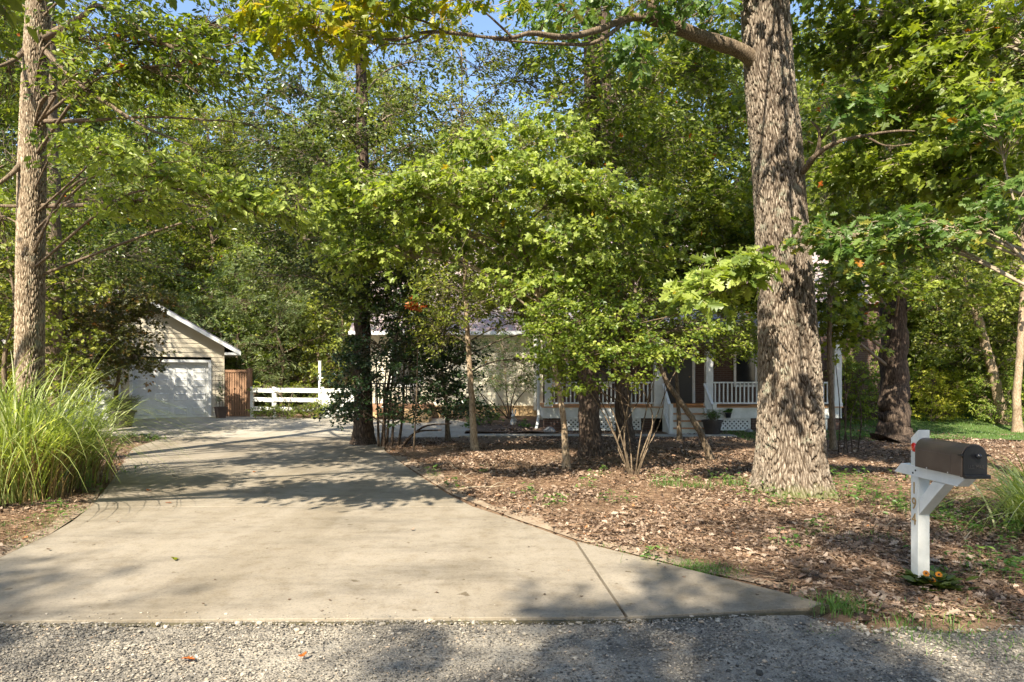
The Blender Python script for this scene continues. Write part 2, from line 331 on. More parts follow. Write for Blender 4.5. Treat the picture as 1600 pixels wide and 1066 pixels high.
# ------------------------------------------------------------------ leaf templates: x across, y along, z up
def tmpl_half(right):  # right outline from base to tip -> two folded halves
    r=np.array(right,float); n=len(r); z=np.abs(r[:,0])*.22 - (r[:,1]**2)*.14
    mid0,mid1=(0,0),(0,1)
    V=[(0,0,0),(0,1,-.14)]+[(x,y,zz) for (x,y),zz in zip(r,z)]+[(-x,y,zz) for (x,y),zz in zip(r,z)]
    f1=[0]+list(range(2,2+n))+[1]; f2=[1]+list(range(2+2*n-1,2+n-1,-1))+[0]
    return np.array(V), f1+f2, [len(f1),len(f2)]
LEAF={
 'maple':tmpl_half([(.18,-.05),(.42,.02),(.30,.22),(.62,.48),(.30,.50),(.17,.58),(.20,.80)]),
 'oak':tmpl_half([(.06,.12),(.20,.18),(.10,.30),(.36,.42),(.14,.50),(.40,.70),(.15,.72),(.20,.92)]),
 'oval':tmpl_half([(.17,.18),(.26,.48),(.14,.82)]),
 'narrow':tmpl_half([(.09,.2),(.12,.5),(.06,.8)]),
 'round':tmpl_half([(.26,.12),(.36,.48),(.20,.86)]),
}
# cheap far leaf (one bent quad pair)
LEAF['far']=(np.array([(0,0,0),(.34,.35,.06),(.10,1,-.1),(-.14,.98,-.1),(-.34,.40,.06)]),[0,1,2,3,4],[5])
LEAF['curl']=(np.array([(-.28,0,.16),(.24,.04,.10),(-.34,.5,-.02),(.32,.48,0),(-.12,1,.22),(.16,.95,.16)]),[0,1,3,2,2,3,5,4],[4,4])
def add_leaves(mb, kind, pos, ydir, nrm, size, tone):
    V,l,sz=LEAF[kind]; n=len(pos)
    y=ydir/(np.linalg.norm(ydir,axis=1)[:,None]+1e-9)
    x=np.cross(y,nrm); x/=np.linalg.norm(x,axis=1)[:,None]+1e-9; z=np.cross(x,y)
    size=np.asarray(size)*np.ones(n)
    v=pos[:,None,:]+size[:,None,None]*(V[None,:,0,None]*x[:,None,:]+V[None,:,1,None]*y[:,None,:]+V[None,:,2,None]*z[:,None,:])
    L=(np.arange(n)[:,None]*len(V)+np.array(l)[None,:]).ravel()
    mb.raw(v,L,np.tile(sz,n),np.repeat(tone,len(sz)))
def add_sticks(mb, a, b, r0, r1, seg=3, sag=0.0, rng=RNG):
    n=len(a); d=b-a; ln=np.linalg.norm(d,axis=1)[:,None]+1e-9; dn=d/ln
    up=np.tile([0.13,.31,.94],(n,1)); x=np.cross(dn,up); x/=np.linalg.norm(x,axis=1)[:,None]+1e-9; y=np.cross(x,dn)
    mid=(a+b)/2+rng.standard_normal((n,3))*ln*.05; mid[:,2]+=sag*ln[:,0]
    th=np.arange(seg)/seg*2*np.pi
    r0=np.asarray(r0)*np.ones(n); r1=np.asarray(r1)*np.ones(n)
    rings=[]
    for c,r in ((a,r0),(mid,(r0+r1)/2),(b,r1)):
        rings.append(c[:,None,:]+r[:,None,None]*(np.cos(th)[None,:,None]*x[:,None,:]+np.sin(th)[None,:,None]*y[:,None,:]))
    v=np.stack(rings,1) # n,3,seg,3
    i=np.arange(2)[:,None]; j=np.arange(seg)[None,:]; j2=(j+1)%seg
    q=np.stack([i*seg+j,i*seg+j2,(i+1)*seg+j2,(i+1)*seg+j],-1).reshape(-1)
    L=(np.arange(n)[:,None]*3*seg+q[None,:]).ravel()
    mb.raw(v,L,[4]*(n*2*seg))
def path_at(path, z):
    i=int(np.argmin(np.abs(path[:,2]-z))); return path[i], i

def foliage(leafmb, twigmb, masses, path, rads, kind, size, per, L, rng, tiltr=.45, droop=.25, limb_r=.03, tbias=0.0, limbs=True, flat=.8, tr=.004, rise=.3, dens=1.0):
    """masses: list of (centre xyz, radii xyz, n_sprays); leaves sit in flat sprays along twigs that join a limb to the trunk"""
    for c,r,ns in masses:
        ns=max(2,int(ns*dens))
        c=np.array(c,float); r=np.array(r,float)
        hd=math.hypot(c[0]-path[:,0].mean(),c[1]-path[:,1].mean())
        za=c[2]-rise*hd-.1
        a,i=path_at(path, max(path[0,2]+.12*(path[-1,2]-path[0,2]),min(za,path[-1,2])))
        mid=(a+c)/2+np.array([rng.normal()*.08*hd,rng.normal()*.08*hd,.12*hd])
        tip=c+(c-a)/(np.linalg.norm(c-a)+1e-9)*r.mean()*.6
        lp=smooth_path([a,mid,c,tip],5)
        if not limbs: lp=smooth_path([c-(tip-c),c-(tip-c)*.3,c,tip],5)
        if limbs:
            lr=min(limb_r*(.6+.5*rng.random())+.004*hd, rads[i]*.7)
            twigmb.tube(lp,np.linspace(lr,.006,len(lp)),5,cap=False)
        # spray bases
        u=rng.standard_normal((ns,3)); u/=np.linalg.norm(u,axis=1)[:,None]
        base=c+u*(rng.random(ns)**.42)[:,None]*r
        out=base-a; out[:,2]*=.25; out/=np.linalg.norm(out,axis=1)[:,None]+1e-9
        dirs=out*.7+rng.standard_normal((ns,3))*np.array([.6,.6,.30]); dirs[:,2]-=.08
        dirs/=np.linalg.norm(dirs,axis=1)[:,None]
        ln=L*(.6+.7*rng.random(ns))
        tip=base+dirs*ln[:,None]; tip[:,2]-=droop*.3*ln
        add_sticks(twigmb,base,tip,tr,tr*.35,3,rng=rng)
        # branchlets from limb to spray base
        dd=((base[:,None,:]-lp[None,:,:])**2).sum(-1); k=dd.argmin(1); k=np.maximum(0,k-2)
        add_sticks(twigmb,lp[k],base,tr*2.2,tr,3,sag=.05,rng=rng)
        # leaves
        t=rng.random((ns,per))**.8; side=np.where(rng.random((ns,per))<.5,-1,1)
        perp=np.cross(dirs,[0,0,1.]); perp/=np.linalg.norm(perp,axis=1)[:,None]+1e-9
        off=side*(.15+.85*rng.random((ns,per)))*ln[:,None]*.30*(1.15-t)
        pos=base[:,None,:]+dirs[:,None,:]*(t*ln[:,None])[...,None]+perp[:,None,:]*off[...,None]
        pos[...,2]-=droop*.3*(t**2)*ln[:,None]; pos+=rng.standard_normal(pos.shape)*np.array([.05,.05,.08])*L
        ld=dirs[:,None,:]*(.5)+perp[:,None,:]*side[...,None]*.75+rng.standard_normal(pos.shape)*.35
        ld[...,2]-=droop*(.5+rng.random((ns,per)))
        nr=np.array([-.12,-.30,1.])*flat+rng.standard_normal(pos.shape)*tiltr*1.35
        sz=size*(.45+.8*rng.random(ns*per)); 
        tone=np.clip(rng.normal(.45+tbias,.22,ns)[:,None]+rng.normal(0,.2,(ns,per)),0,1)
        tone=np.where(rng.random((ns,per))<.004,1.0,np.minimum(tone,.93)).ravel()
        add_leaves(leafmb,kind,pos.reshape(-1,3),ld.reshape(-1,3),nr.reshape(-1,3),sz,tone)

def vnoise(x,y,s,seed=0):
    x=np.asarray(x,float)*s+1000;y=np.asarray(y,float)*s+1000
    rg=np.random.default_rng(seed);g=rg.random((256,256))
    ix=np.floor(x).astype(int);iy=np.floor(y).astype(int);fx=x-ix;fy=y-iy;fx=fx*fx*(3-2*fx);fy=fy*fy*(3-2*fy)
    a=g[ix%256,iy%256];b=g[(ix+1)%256,iy%256];c=g[ix%256,(iy+1)%256];d=g[(ix+1)%256,(iy+1)%256]
    return (a*(1-fx)+b*fx)*(1-fy)+(c*(1-fx)+d*fx)*fy
def worley(u,v,nu,seed):
    """distance-to-edge of cells; u periodic over nu cells; v free"""
    rg=np.random.default_rng(seed); jit=rg.random((nu,4096,2))
    iu=np.floor(u).astype(int); iv=np.floor(v).astype(int)
    f1=np.full(u.shape,9.);f2=np.full(u.shape,9.);cid=np.zeros(u.shape)
    for du in (-1,0,1):
        for dv in (-1,0,1):
            cu=(iu+du); cv=iv+dv
            j=jit[cu%nu,cv%4096]
            d=np.hypot(cu+j[...,0]-u,cv+j[...,1]-v)
            n1=d<f1; f2=np.where(n1,f1,np.minimum(f2,d)); cid=np.where(n1,j[...,0],cid); f1=np.where(n1,d,f1)
    return f2-f1,cid
def bark_trunk(mb, path, rads, seg, cellw, cellh, depth, flare=0, seed=1, lumps=()):
    path=np.asarray(path); n=len(path)
    d=np.gradient(path,axis=0); d/=np.linalg.norm(d,axis=1)[:,None]
    a=np.cross(d,np.tile([0,1.,0],(n,1))); a/=np.linalg.norm(a,axis=1)[:,None]; b=np.cross(a,d)
    th=np.arange(seg)/seg*2*np.pi; T,Z=np.meshgrid(th,path[:,2])
    s=np.concatenate([[0],np.cumsum(np.linalg.norm(np.diff(path,axis=0),axis=1))]); S=np.repeat(s[:,None],seg,1)
    nu=int(2*np.pi*np.mean(rads)/cellw); S=S+.05*np.sin(T*11+S*2)
    w=.35*np.sin(S*5.1+T*3)+.25*np.sin(S*11.3+1.3-T*5)+.15*np.sin(S*17+T*9)
    e,cid=worley((T/(2*np.pi)*nu+w)%nu,S/cellh+.6*np.sin(T*7)+3*np.sin(T*2),nu,seed)
    e2,_=worley((T/(2*np.pi)*nu*2+w)%(nu*2),S/cellh*2.3+np.sin(T*9),nu*2,seed+5)
    h=np.clip(e*2.6,0,1)**.8; h2=np.clip(e2*2.2,0,1)
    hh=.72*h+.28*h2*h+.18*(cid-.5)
    rr=rads[:,None]+(hh-.6)*depth*(.45+1.1*vnoise(np.cos(T)*2+S*.3,np.sin(T)*2+S*1.1,1.0,seed))
    z0=Z-path[0,2]
    rr=rr+flare*np.exp(-z0/.38)*(1+.28*np.sin(T*5+.7)+.16*np.sin(T*8+2))*rads[0]
    rr=rr*(1+.025*np.sin(T*3+S*.8)+.02*np.sin(T*2-S*.5))
    for (lt,lz,lr,la) in lumps:
        dt=np.angle(np.exp(1j*(T-lt)))*rads.mean(); rr=rr+la*np.exp(-((dt/lr)**2+((Z-lz)/lr)**2))
    v=path[:,None,:]+rr[...,None]*(np.cos(T)[...,None]*a[:,None,:]+np.sin(T)[...,None]*b[:,None,:])
    i=np.arange(n-1)[:,None]; j=np.arange(seg)[None,:]; j2=(j+1)%seg
    q=np.stack([i*seg+j,(i+1)*seg+j,(i+1)*seg+j2,i*seg+j2],-1).reshape(-1,4)
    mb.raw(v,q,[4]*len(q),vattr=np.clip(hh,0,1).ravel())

def gz(x,y):
    """ground height: flat road and drive, rising 15 cm beyond 18 m on the left and middle"""
    t=np.clip((np.asarray(y,float)-18)/7,0,1); return .15*t*t*(3-2*t)
def tree(name,label,cat,pxpath,Y,r0,r1,masses,kind,size,per,L,leafm,bark='bark_mid',twig='twig',seed=1,group=None,Ys=None,world=(),**kw):
    """pxpath: trunk in photo px at depth Y (or depths Ys); masses (px,py,Y,rx_px,rz_px,ry_m,n)"""
    rng=np.random.default_rng(seed)
    pts=[P(x,y,(Ys[i] if Ys else Y)) for i,(x,y) in enumerate(pxpath)]
    base=pts[0].copy(); base[2]=float(gz(base[0],base[1])); pts[0]=base-np.array([0,0,.05])
    path=smooth_path(pts,8); 
    s=np.linspace(0,1,len(path)); rads=r0+(r1-r0)*s**.85
    fl=1+.55*np.exp(-s*len(path)*.5)
    e=thing(name,label,cat,tuple(base),group)
    t=MB(); seg=16 if r0>.1 else 9
    t.tube(path+rng.standard_normal(path.shape)*np.array([1,1,0])*r0*.06,rads*fl,seg,jit=.02,rng=rng)
    t.build('trunk',bark,e,smooth=True)
    lm=MB(); tm=MB()
    ms=[(P(a,b,y),(rx/F*y,ry,rz/F*y),n) for a,b,y,rx,rz,ry,n in masses]
    kw.setdefault('dens',1.5)
    foliage(lm,tm,ms,path,rads,kind,size,per,L,rng,**kw)
    for wm in world: foliage(lm,tm,[wm],path,rads,kind,size*1.25,per,L*1.3,rng,tiltr=.5,limb_r=.05,dens=3.4)
    tm.build('branches',twig,e,smooth=True)
    lm.build('crown',leafm,e)
    return e

# ------------------------------------------------------------------ ground, road, drive
DRIVE=[(-7.5,4.33),(.78,4.47),(.62,6.5),(0,7.56),(-.55,8.3),(-.92,9.19),(-1.87,11.7),(-2.9,14.6),(-3.6,17.9),(-9.7,17.9),(-9.0,15.2),(-7.7,12.9),(-6.5,10.4),(-5.5,8.4),(-4.95,6.9),(-4.76,5.95),(-5.4,5.3),(-7.5,4.7)]
DRIVE_ALL=[(-7.5,4.33),(2.34,4.66),(1.64,5.48),(.65,6.54),(0,7.56),(-.92,9.19),(-1.87,11.7),(-2.9,14.6),(-3.6,17.9),(-9.7,17.9),(-9.0,15.2),(-7.7,12.9),(-6.5,10.4),(-5.5,8.4),(-4.95,6.9),(-4.76,5.95),(-5.4,5.3),(-7.5,4.7)]
PAD=[(-13.2,17.93),(-1.5,17.93),(-1.2,21.5),(-2.4,24.2),(-8.0,24.0),(-9.2,24.9),(-13.2,24.97),(-19,24.97),(-19,20.5),(-13.4,20.2)]
WALK=[(-1.5,18.15),(6.3,18.0),(6.3,18.75),(3.9,18.8),(-1.5,18.8)]
def inside(poly,x,y):
    x=np.asarray(x,float);y=np.asarray(y,float);c=np.zeros(x.shape,bool);n=len(poly)
    for i in range(n):
        x1,y1=poly[i];x2,y2=poly[(i+1)%n]
        if y1==y2: continue
        k=((y1>y)!=(y2>y))&(x<(x2-x1)*(y-y1)/(y2-y1)+x1); c^=k
    return c
def edist(poly,x,y):
    x=np.asarray(x,float);y=np.asarray(y,float);d=np.full(x.shape,99.);n=len(poly)
    for i in range(n):
        a=np.array(poly[i]);b=np.array(poly[(i+1)%n]);ab=b-a
        t=np.clip(((x-a[0])*ab[0]+(y-a[1])*ab[1])/(ab@ab),0,1)
        d=np.minimum(d,np.hypot(x-a[0]-t*ab[0],y-a[1]-t*ab[1]))
    return d
def road_edge(x):
  x=np.asarray(x,float); front=np.where(x<.79,4.33+.0175*(x+7.5),4.475+.13*(x-.79))+.03
  return np.where((x>-7.5)&(x<2.2),front,_re(x))
def _re(x): return 4.36+.035*np.asarray(x)+.10*(vnoise(x,0*np.asarray(x),1.7,3)-.5)+.06*(vnoise(x,0*np.asarray(x),7,4)-.5)+np.where(np.asarray(x)>2.4,-.12,0)
def ghz(x,y):
    x=np.asarray(x,float);y=np.asarray(y,float)
    hard=inside(DRIVE_ALL,x,y)|inside(PAD,x,y)|inside(WALK,x,y)|(y<road_edge(x))
    d=np.minimum(np.minimum(edist(DRIVE_ALL,x,y),edist(PAD,x,y)),edist(WALK,x,y)); d=np.minimum(d,np.abs(y-road_edge(x)))
    k=np.clip(d/.5,0,1)
    b=.10*(vnoise(x,y,.45,1)-.35)+.05*(vnoise(x,y,1.6,2)-.4)+.02*(vnoise(x,y,6,5)-.5)
    return gz(x,y)+np.where(hard,-.035,b*k+.006)
xs=np.concatenate([-np.geomspace(300,13.5,22),np.arange(-13,13.01,.1),np.geomspace(13.5,300,22)])
ys=np.concatenate([-np.geomspace(60,3.5,10),np.arange(-3,26.01,.1),np.geomspace(26.5,330,24)])
X,Y=np.meshgrid(xs,ys); Z=ghz(X,Y)
nx,ny=len(xs),len(ys); i=np.arange(ny-1)[:,None];j=np.arange(nx-1)[None,:]
q=np.stack([i*nx+j,i*nx+j+1,(i+1)*nx+j+1,(i+1)*nx+j],-1).reshape(-1,4)
g=MB(); g.raw(np.stack([X,Y,Z],-1),q,[4]*len(q)); tag(g.build('ground','ground',smooth=True),kind='structure')
# sandy strip of bare dirt beside the drive: thin sheets following the ground
def strip(name,mat,pts_in,wid,seed,dz=.005,step=.08,kind='structure',side=1):
    pts=np.array(pts_in,float); seg=np.linalg.norm(np.diff(pts,axis=0),axis=1); s=np.concatenate([[0],np.cumsum(seg)])
    t=np.arange(0,s[-1],step); px=np.interp(t,s,pts[:,0]); py=np.interp(t,s,pts[:,1])
    dx=np.gradient(px);dy=np.gradient(py);l=np.hypot(dx,dy);nx_,ny_=dy/l*side,-dx/l*side
    w=wid*(.25+1.1*vnoise(t,0*t,1.3,seed))*np.minimum(1,np.minimum(t,s[-1]-t)/1.)+.01
    m=MB();K=5;V=[]
    for k in range(K+1):
        xx=px+nx_*w*k/K;yy=py+ny_*w*k/K; V.append(np.stack([xx,yy,ghz(xx,yy)+dz*(1 if k<K else -3)],-1))
    V=np.stack(V,1);n=len(t);i=np.arange(n-1)[:,None];j=np.arange(K)[None,:];q=np.stack([i*(K+1)+j,i*(K+1)+j+1,(i+1)*(K+1)+j+1,(i+1)*(K+1)+j],-1).reshape(-1,4)
    m.raw(V,q,[4]*len(q)); return tag(m.build(name,mat,smooth=True),kind=kind)
strip('dirt_verge','dirt',[(2.5,4.75),(1.68,5.53),(.69,6.59),(.04,7.6),(-.88,9.22),(-1.82,11.7),(-2.6,13.8)],.42,11,.012,side=1)
strip('dirt_verge','dirt',[(-5.4,5.3),(-4.78,5.95),(-4.97,6.9),(-5.5,8.4),(-6.5,10.2)],.35,12,.012,side=-1)
strip('dirt_verge','dirt',[(9,4.7),(6,4.5),(4,4.42),(2.5,4.55)],.8,13,.012,side=1)
strip('soil_seam','soil_dark',[(2.3,4.655),(.79,4.465),(-2.5,4.405),(-7.4,4.318)],.018,14,.046,side=-1)
# gravel road sheet
m=MB(); rx=np.arange(-40,40,.1); K=40; tt=np.linspace(0,1,K+1)
e=road_edge(rx); YY=-3.5+(e+.02+3.5)[:,None]*tt[None,:]**.7; XX=np.repeat(rx[:,None],K+1,1)
ZZ=.004+.018*(vnoise(XX,YY,3,8)-.5)+.012*(vnoise(XX,YY,12,9)-.5)-.03*(tt[None,:]>=1)
i=np.arange(len(rx)-1)[:,None];j=np.arange(K)[None,:];q=np.stack([i*(K+1)+j,(i+1)*(K+1)+j,(i+1)*(K+1)+j+1,i*(K+1)+j+1],-1).reshape(-1,4)
m.raw(np.stack([XX,YY,ZZ],-1),q,[4]*len(q)); tag(m.build('gravel_road','gravel',smooth=True),kind='structure')
# concrete drive: three slabs with open joints
def slab(name,mat,polys,top,th=.12):
    m=MB()
    for p in polys:
        a=sum(p[i][0]*p[(i+1)%len(p)][1]-p[(i+1)%len(p)][0]*p[i][1] for i in range(len(p)))
        m.prism(p if a>0 else p[::-1],th,'z',top-th)
    o=m.build(name,mat,bevel=.008); return tag(o,kind='structure')
slab('driveway','concrete',[
 [(-7.5,4.33),(.79,4.48),(.64,6.52),(.33,7.04),(0,7.56),(-.25,7.93),(-.50,8.285),(-5.45,8.285),(-5.1,7.4),(-4.95,6.9),(-4.76,5.95),(-5.4,5.3),(-7.5,4.7)],
 [(-.51,8.3),(-.92,9.19),(-1.87,11.7),(-2.4,13.2),(-2.405,13.2),(-8.0,13.2),(-7.7,12.7),(-6.5,10.4),(-5.46,8.3)],
 [(-2.4,13.212),(-2.9,14.6),(-3.6,17.9),(-9.7,17.9),(-9.0,15.2),(-8.0,13.212)],
 [(.812,4.48),(2.36,4.68),(2.1,5.0),(1.64,5.48),(.98,6.2),(.665,6.53)]],.028)
def padz(top): return top
m=MB()
for p in ([(-13.2,17.93),(-5.9,17.93),(-5.2,24.1),(-8.0,24.0),(-9.2,24.9),(-13.2,24.97),(-19,24.97),(-19,20.5),(-13.4,20.2)],[(-5.88,17.93),(-1.5,17.93),(-1.2,21.5),(-2.4,24.2),(-5.18,24.12)]):
    n=len(p); top=[(x,y,float(gz(x,y))+.03) for x,y in p]
    # finely strip the polygon along Y so the pad follows the slight rise
    ys_=np.arange(17.93,24.98,.5); 
    for k in range(len(ys_)-1):
        y0,y1=ys_[k],ys_[k+1]
        def span(y):
            c=[]
            for i in range(n):
                (x1,yy1),(x2,yy2)=p[i],p[(i+1)%n]
                if (yy1<=y<yy2) or (yy2<=y<yy1): c.append(x1+(x2-x1)*(y-yy1)/(yy2-yy1))
            return (min(c),max(c)) if len(c)>1 else None
        a,b=span(y0+.001),span(min(y1-.001,24.9))
        if a and b:
            z0,z1=float(gz(0,y0))+.03,float(gz(0,y1))+.03
            m.raw([(a[0],y0,z0),(a[1],y0,z0),(b[1],y1,z1),(b[0],y1,z1)],[0,1,2,3],[4])
            if k==0: m.raw([(a[0],y0,z0-.1),(a[1],y0,z0-.1),(a[1],y0,z0),(a[0],y0,z0)],[0,1,2,3],[4])
tag(m.build('parking_pad','concrete_pale'),kind='structure')
slab('garden_walkway','concrete_pale',[[(-1.48,18.15),(3.8,18.05),(3.8,18.7),(-1.48,18.8)],[(3.815,18.0),(6.35,17.9),(6.4,18.62),(3.815,18.7)]],.05)
m=MB(); 
xs_=np.linspace(7,40,60); ys2=np.linspace(17.4,30,40); XX,YY=np.meshgrid(xs_,ys2); YY=YY+.5*np.sin(XX*1.3)*(YY<17.5)
ZZ=ghz(XX,YY)+.03; i=np.arange(39)[:,None];j=np.arange(59)[None,:];q=np.stack([i*60+j,i*60+j+1,(i+1)*60+j+1,(i+1)*60+j],-1).reshape(-1,4)
m.raw(np.stack([XX,YY,ZZ],-1),q,[4]*len(q)); tag(m.build('lawn','lawn',smooth=True),kind='structure')
m=MB(); XX,YY=np.meshgrid(np.linspace(-2.2,1.2,30),np.linspace(18.9,24.4,30))
ok=~inside(PAD,XX,YY); ZZ=gz(XX,YY)+.06+.05*vnoise(XX,YY,2,3)-np.where(ok,0,.3); i=np.arange(29)[:,None];j=np.arange(29)[None,:];q=np.stack([i*30+j,i*30+j+1,(i+1)*30+j+1,(i+1)*30+j],-1).reshape(-1,4)
m.raw(np.stack([XX,YY,ZZ],-1),q,[4]*len(q)); tag(m.build('mulch_bed','soil',smooth=True),kind='structure')

# litter ------------------------------------------------------------
rg=np.random.default_rng(21)
def blocked(x,y):
    return inside(DRIVE_ALL,x,y)|inside(PAD,x,y)|inside(WALK,x,y)
def scatter(n,x0,x1,y0,y1,p=1.0):
    # density falls with distance from the road
    y=y0*(y1/y0)**(rg.random(n)**p); w=.95*y+1.2
    x=np.where(rg.random(n)<2,rg.uniform(-1,1,n)*np.minimum(w,max(abs(x0),abs(x1))),0)
    k=(x>x0)&(x<x1); return x[k],y[k]
x,y=scatter(560000,-13,13,4.4,21)
d=np.minimum(edist(DRIVE_ALL,x,y),np.abs(y-road_edge(x)))
dens=.05+np.clip((vnoise(x,y,1.1,31)-.30)*2.6,0,1)*np.clip(.25+1.3*vnoise(x,y,3.7,32),0,1)
keep=~blocked(x,y)&(y>road_edge(x)+.05)&((y>4.75)|(x>2.4))&(rg.random(len(x))<np.clip(d/.5,.06,1)*np.clip(dens,0,1))
x,y=x[keep],y[keep]; n=len(x)
z=ghz(x,y)+.008+.02*rg.random(n)
m=MB(); a=rg.random(n)*6.283; yd=np.stack([np.cos(a),np.sin(a),rg.normal(0,.3,n)],-1); nr=np.stack([rg.normal(0,.45,n),rg.normal(0,.45,n),np.ones(n)],-1)
add_leaves(m,'curl',np.stack([x,y,z],-1),yd,nr,.016+.042*rg.random(n)**2+.0011*y,np.clip(rg.normal(.45,.27,n),0,.95)+(rg.random(n)<.006)*1.)
kx=rg.random(n)<.02; a=rg.random(kx.sum())*6.283; k_=kx.sum()
add_leaves(m,'oak',np.stack([x[kx],y[kx],z[kx]+.025],-1),np.stack([np.cos(a),np.sin(a),rg.normal(.1,.25,k_)],-1),np.stack([rg.normal(0,.35,k_),rg.normal(0,.35,k_),np.ones(k_)],-1),.05+.06*rg.random(k_),np.clip(rg.normal(.55,.25,k_),0,.95))
tag(m.build('leaf_litter','litter'),'brown fallen leaves covering the woodland floor','leaf litter',kind='stuff')
nb=520; bx=rg.uniform(-6,2.3,nb*3); by=rg.uniform(4.4,17,nb*3); kk=inside(DRIVE_ALL,bx,by)&(rg.random(nb*3)<np.clip(.10+1.2*np.exp(-edist(DRIVE_ALL,bx,by)/.25),0,1)*.6); bx,by=bx[kk],by[kk]; nb=len(bx); a=rg.random(nb)*6.283
add_leaves(m,'curl',np.stack([bx,by,np.full(nb,.031)],-1),np.stack([np.cos(a),np.sin(a),rg.normal(0,.1,nb)],-1),np.stack([rg.normal(0,.2,nb),rg.normal(0,.2,nb),np.ones(nb)],-1),.008+.028*rg.random(nb)**3,np.clip(rg.normal(.35,.25,nb),0,.95))
bpy.data.objects.remove(bpy.data.objects['leaf_litter']); tag(m.build('leaf_litter','litter'),'brown fallen leaves covering the woodland floor','leaf litter',kind='stuff')
x,y=scatter(150000,-13,13,4.4,16)
d=np.minimum(edist(DRIVE_ALL,x,y),np.abs(y-road_edge(x)))
keep=~blocked(x,y)&(y>road_edge(x)+.03)&((y>4.75)|(x>2.4))&(rg.random(len(x))<np.clip(d/.4,.08,1)*np.clip(.25+1.1*vnoise(x,y,.9,55),0,1)); x,y=x[keep],y[keep]; n=len(x)
a=rg.random(n)*6.283; L_=.05+.09*rg.random(n); p0=np.stack([x,y,ghz(x,y)+.012+.03*rg.random(n)],-1); p1=p0+np.stack([np.cos(a)*L_,np.sin(a)*L_,rg.normal(0,.012,n)],-1)
m=MB(); add_sticks(m,p0,p1,.0022,.0015,3,rng=rg); m.t=[np.repeat(np.clip(rg.normal(.5,.25,n),0,1),6)]
tag(m.build('pine_straw','straw'),'tan pine straw strewn over the leaf litter','pine straw',kind='stuff')
# gravel stones
ico=[(0,0,1),(.89,0,.45),(.28,.85,.45),(-.72,.53,.45),(-.72,-.53,.45),(.28,-.85,.45),(.72,.53,-.45),(-.28,.85,-.45),(-.89,0,-.45),(-.28,-.85,-.45),(.72,-.53,-.45),(0,0,-1)]
icf=[0,1,2,0,2,3,0,3,4,0,4,5,0,5,1,1,6,2,2,7,3,3,8,4,4,9,5,5,10,1,6,7,2,7,8,3,8,9,4,9,10,5,10,6,1,11,7,6,11,8,7,11,9,8,11,10,9,11,6,10]
def stones(m,x,y,z,s,tone):
    n=len(x); V=np.array(ico)[None]*(1+.28*rg.standard_normal((n,12,1))*1)
    a=rg.random(n)*6.283; sx=1+.5*rg.random(n); sz=.45+.3*rg.random(n)
    vx=V[...,0]*sx[:,None];vy=V[...,1];vz=V[...,2]*sz[:,None]
    c,s_=np.cos(a)[:,None],np.sin(a)[:,None]
    v=np.stack([vx*c-vy*s_,vx*s_+vy*c,vz],-1)*s[:,None,None]+np.stack([x,y,z],-1)[:,None,:]
    Lp=(np.arange(n)[:,None]*12+np.array(icf)[None]).ravel(); m.raw(v,Lp,[3]*(20*n),np.repeat(tone,20))
m=MB(); n=80000; x=rg.uniform(-5.2,5.2,n); y=rg.uniform(3.2,4.55,n)
kp=(y<road_edge(x)-.005)&(rg.random(n)<np.clip(1.6*(vnoise(x,y,1.6,41)-.22)+.5*vnoise(x,y,6,42),.25,1)); x,y=x[kp],y[kp]; n=len(x)
s=.0035+.0055*rg.random(n)**2+.010*(rg.random(n)<.018)*rg.random(n)
stones(m,x,y,.008+.018*(vnoise(x,y,3,8)-.5)+s*.2,s,np.clip(rg.normal(.5,.24,n),0,.97)+(rg.random(n)<.01)*.05)
n=260; x=rg.uniform(-5,5.5,n); y=road_edge(x)-rg.exponential(.10,n)
x2=rg.uniform(2.4,6,170); y2=rg.uniform(4.3,5.2,170); x=np.concatenate([x,x2]);y=np.concatenate([y,y2]);n=len(x)
s=.008+.014*rg.random(n)**1.6; stones(m,x,y,np.where(y>road_edge(x),ghz(x,y),.005)+s*.3,s,np.clip(rg.normal(.82,.1,n),0,.97))
ns_=150; x=rg.uniform(-5,2.2,ns_); y=road_edge(x)-.03+rg.exponential(.07,ns_); stones(m,x,y,np.full(ns_,.031),.003+.006*rg.random(ns_)**2,np.clip(rg.normal(.7,.15,ns_),0,.97))
tag(m.build('road_gravel','gravel_stone'),'loose grey and tan gravel on the road in front of the drive','gravel',kind='stuff')

# blades of grass
def blades(m,x,y,z,h,w,lean,tone,K=4,az=None,droop=.6):
    n=len(x); az=rg.random(n)*6.283 if az is None else az
    d=np.stack([np.cos(az),np.sin(az)],-1); sd=np.stack([-d[:,1],d[:,0]],-1)
    V=[]
    for k in range(K+1):
        t=k/K; out=lean*h*(t**1.6); up=h*(t-droop*lean*t**3)
        ww=w*(1-t**2.2)*.5+w*.03
        c=np.stack([x+d[:,0]*out,y+d[:,1]*out,z+up],-1)
        o=np.stack([sd[:,0]*ww,sd[:,1]*ww,0*ww],-1); V+= [c-o,c+o]
    V=np.stack(V,1); q=[]
    for k in range(K): q+=[2*k,2*k+1,2*k+3,2*k+2]
    Lp=(np.arange(n)[:,None]*(2*K+2)+np.array(q)[None]).ravel(); m.raw(V,Lp,[4]*(K*n),np.repeat(tone,K))
m=MB()
def tuft(cx,cy,r,n,h,tone=.5):
    x=cx+rg.normal(0,r,n);y=cy+rg.normal(0,r*.7,n)
    blades(m,x,y,ghz(x,y),h*(.5+.8*rg.random(n)),np.full(n,.004+.0004*cy),.3+.7*rg.random(n),np.clip(rg.normal(tone,.2,n),0,1),3)
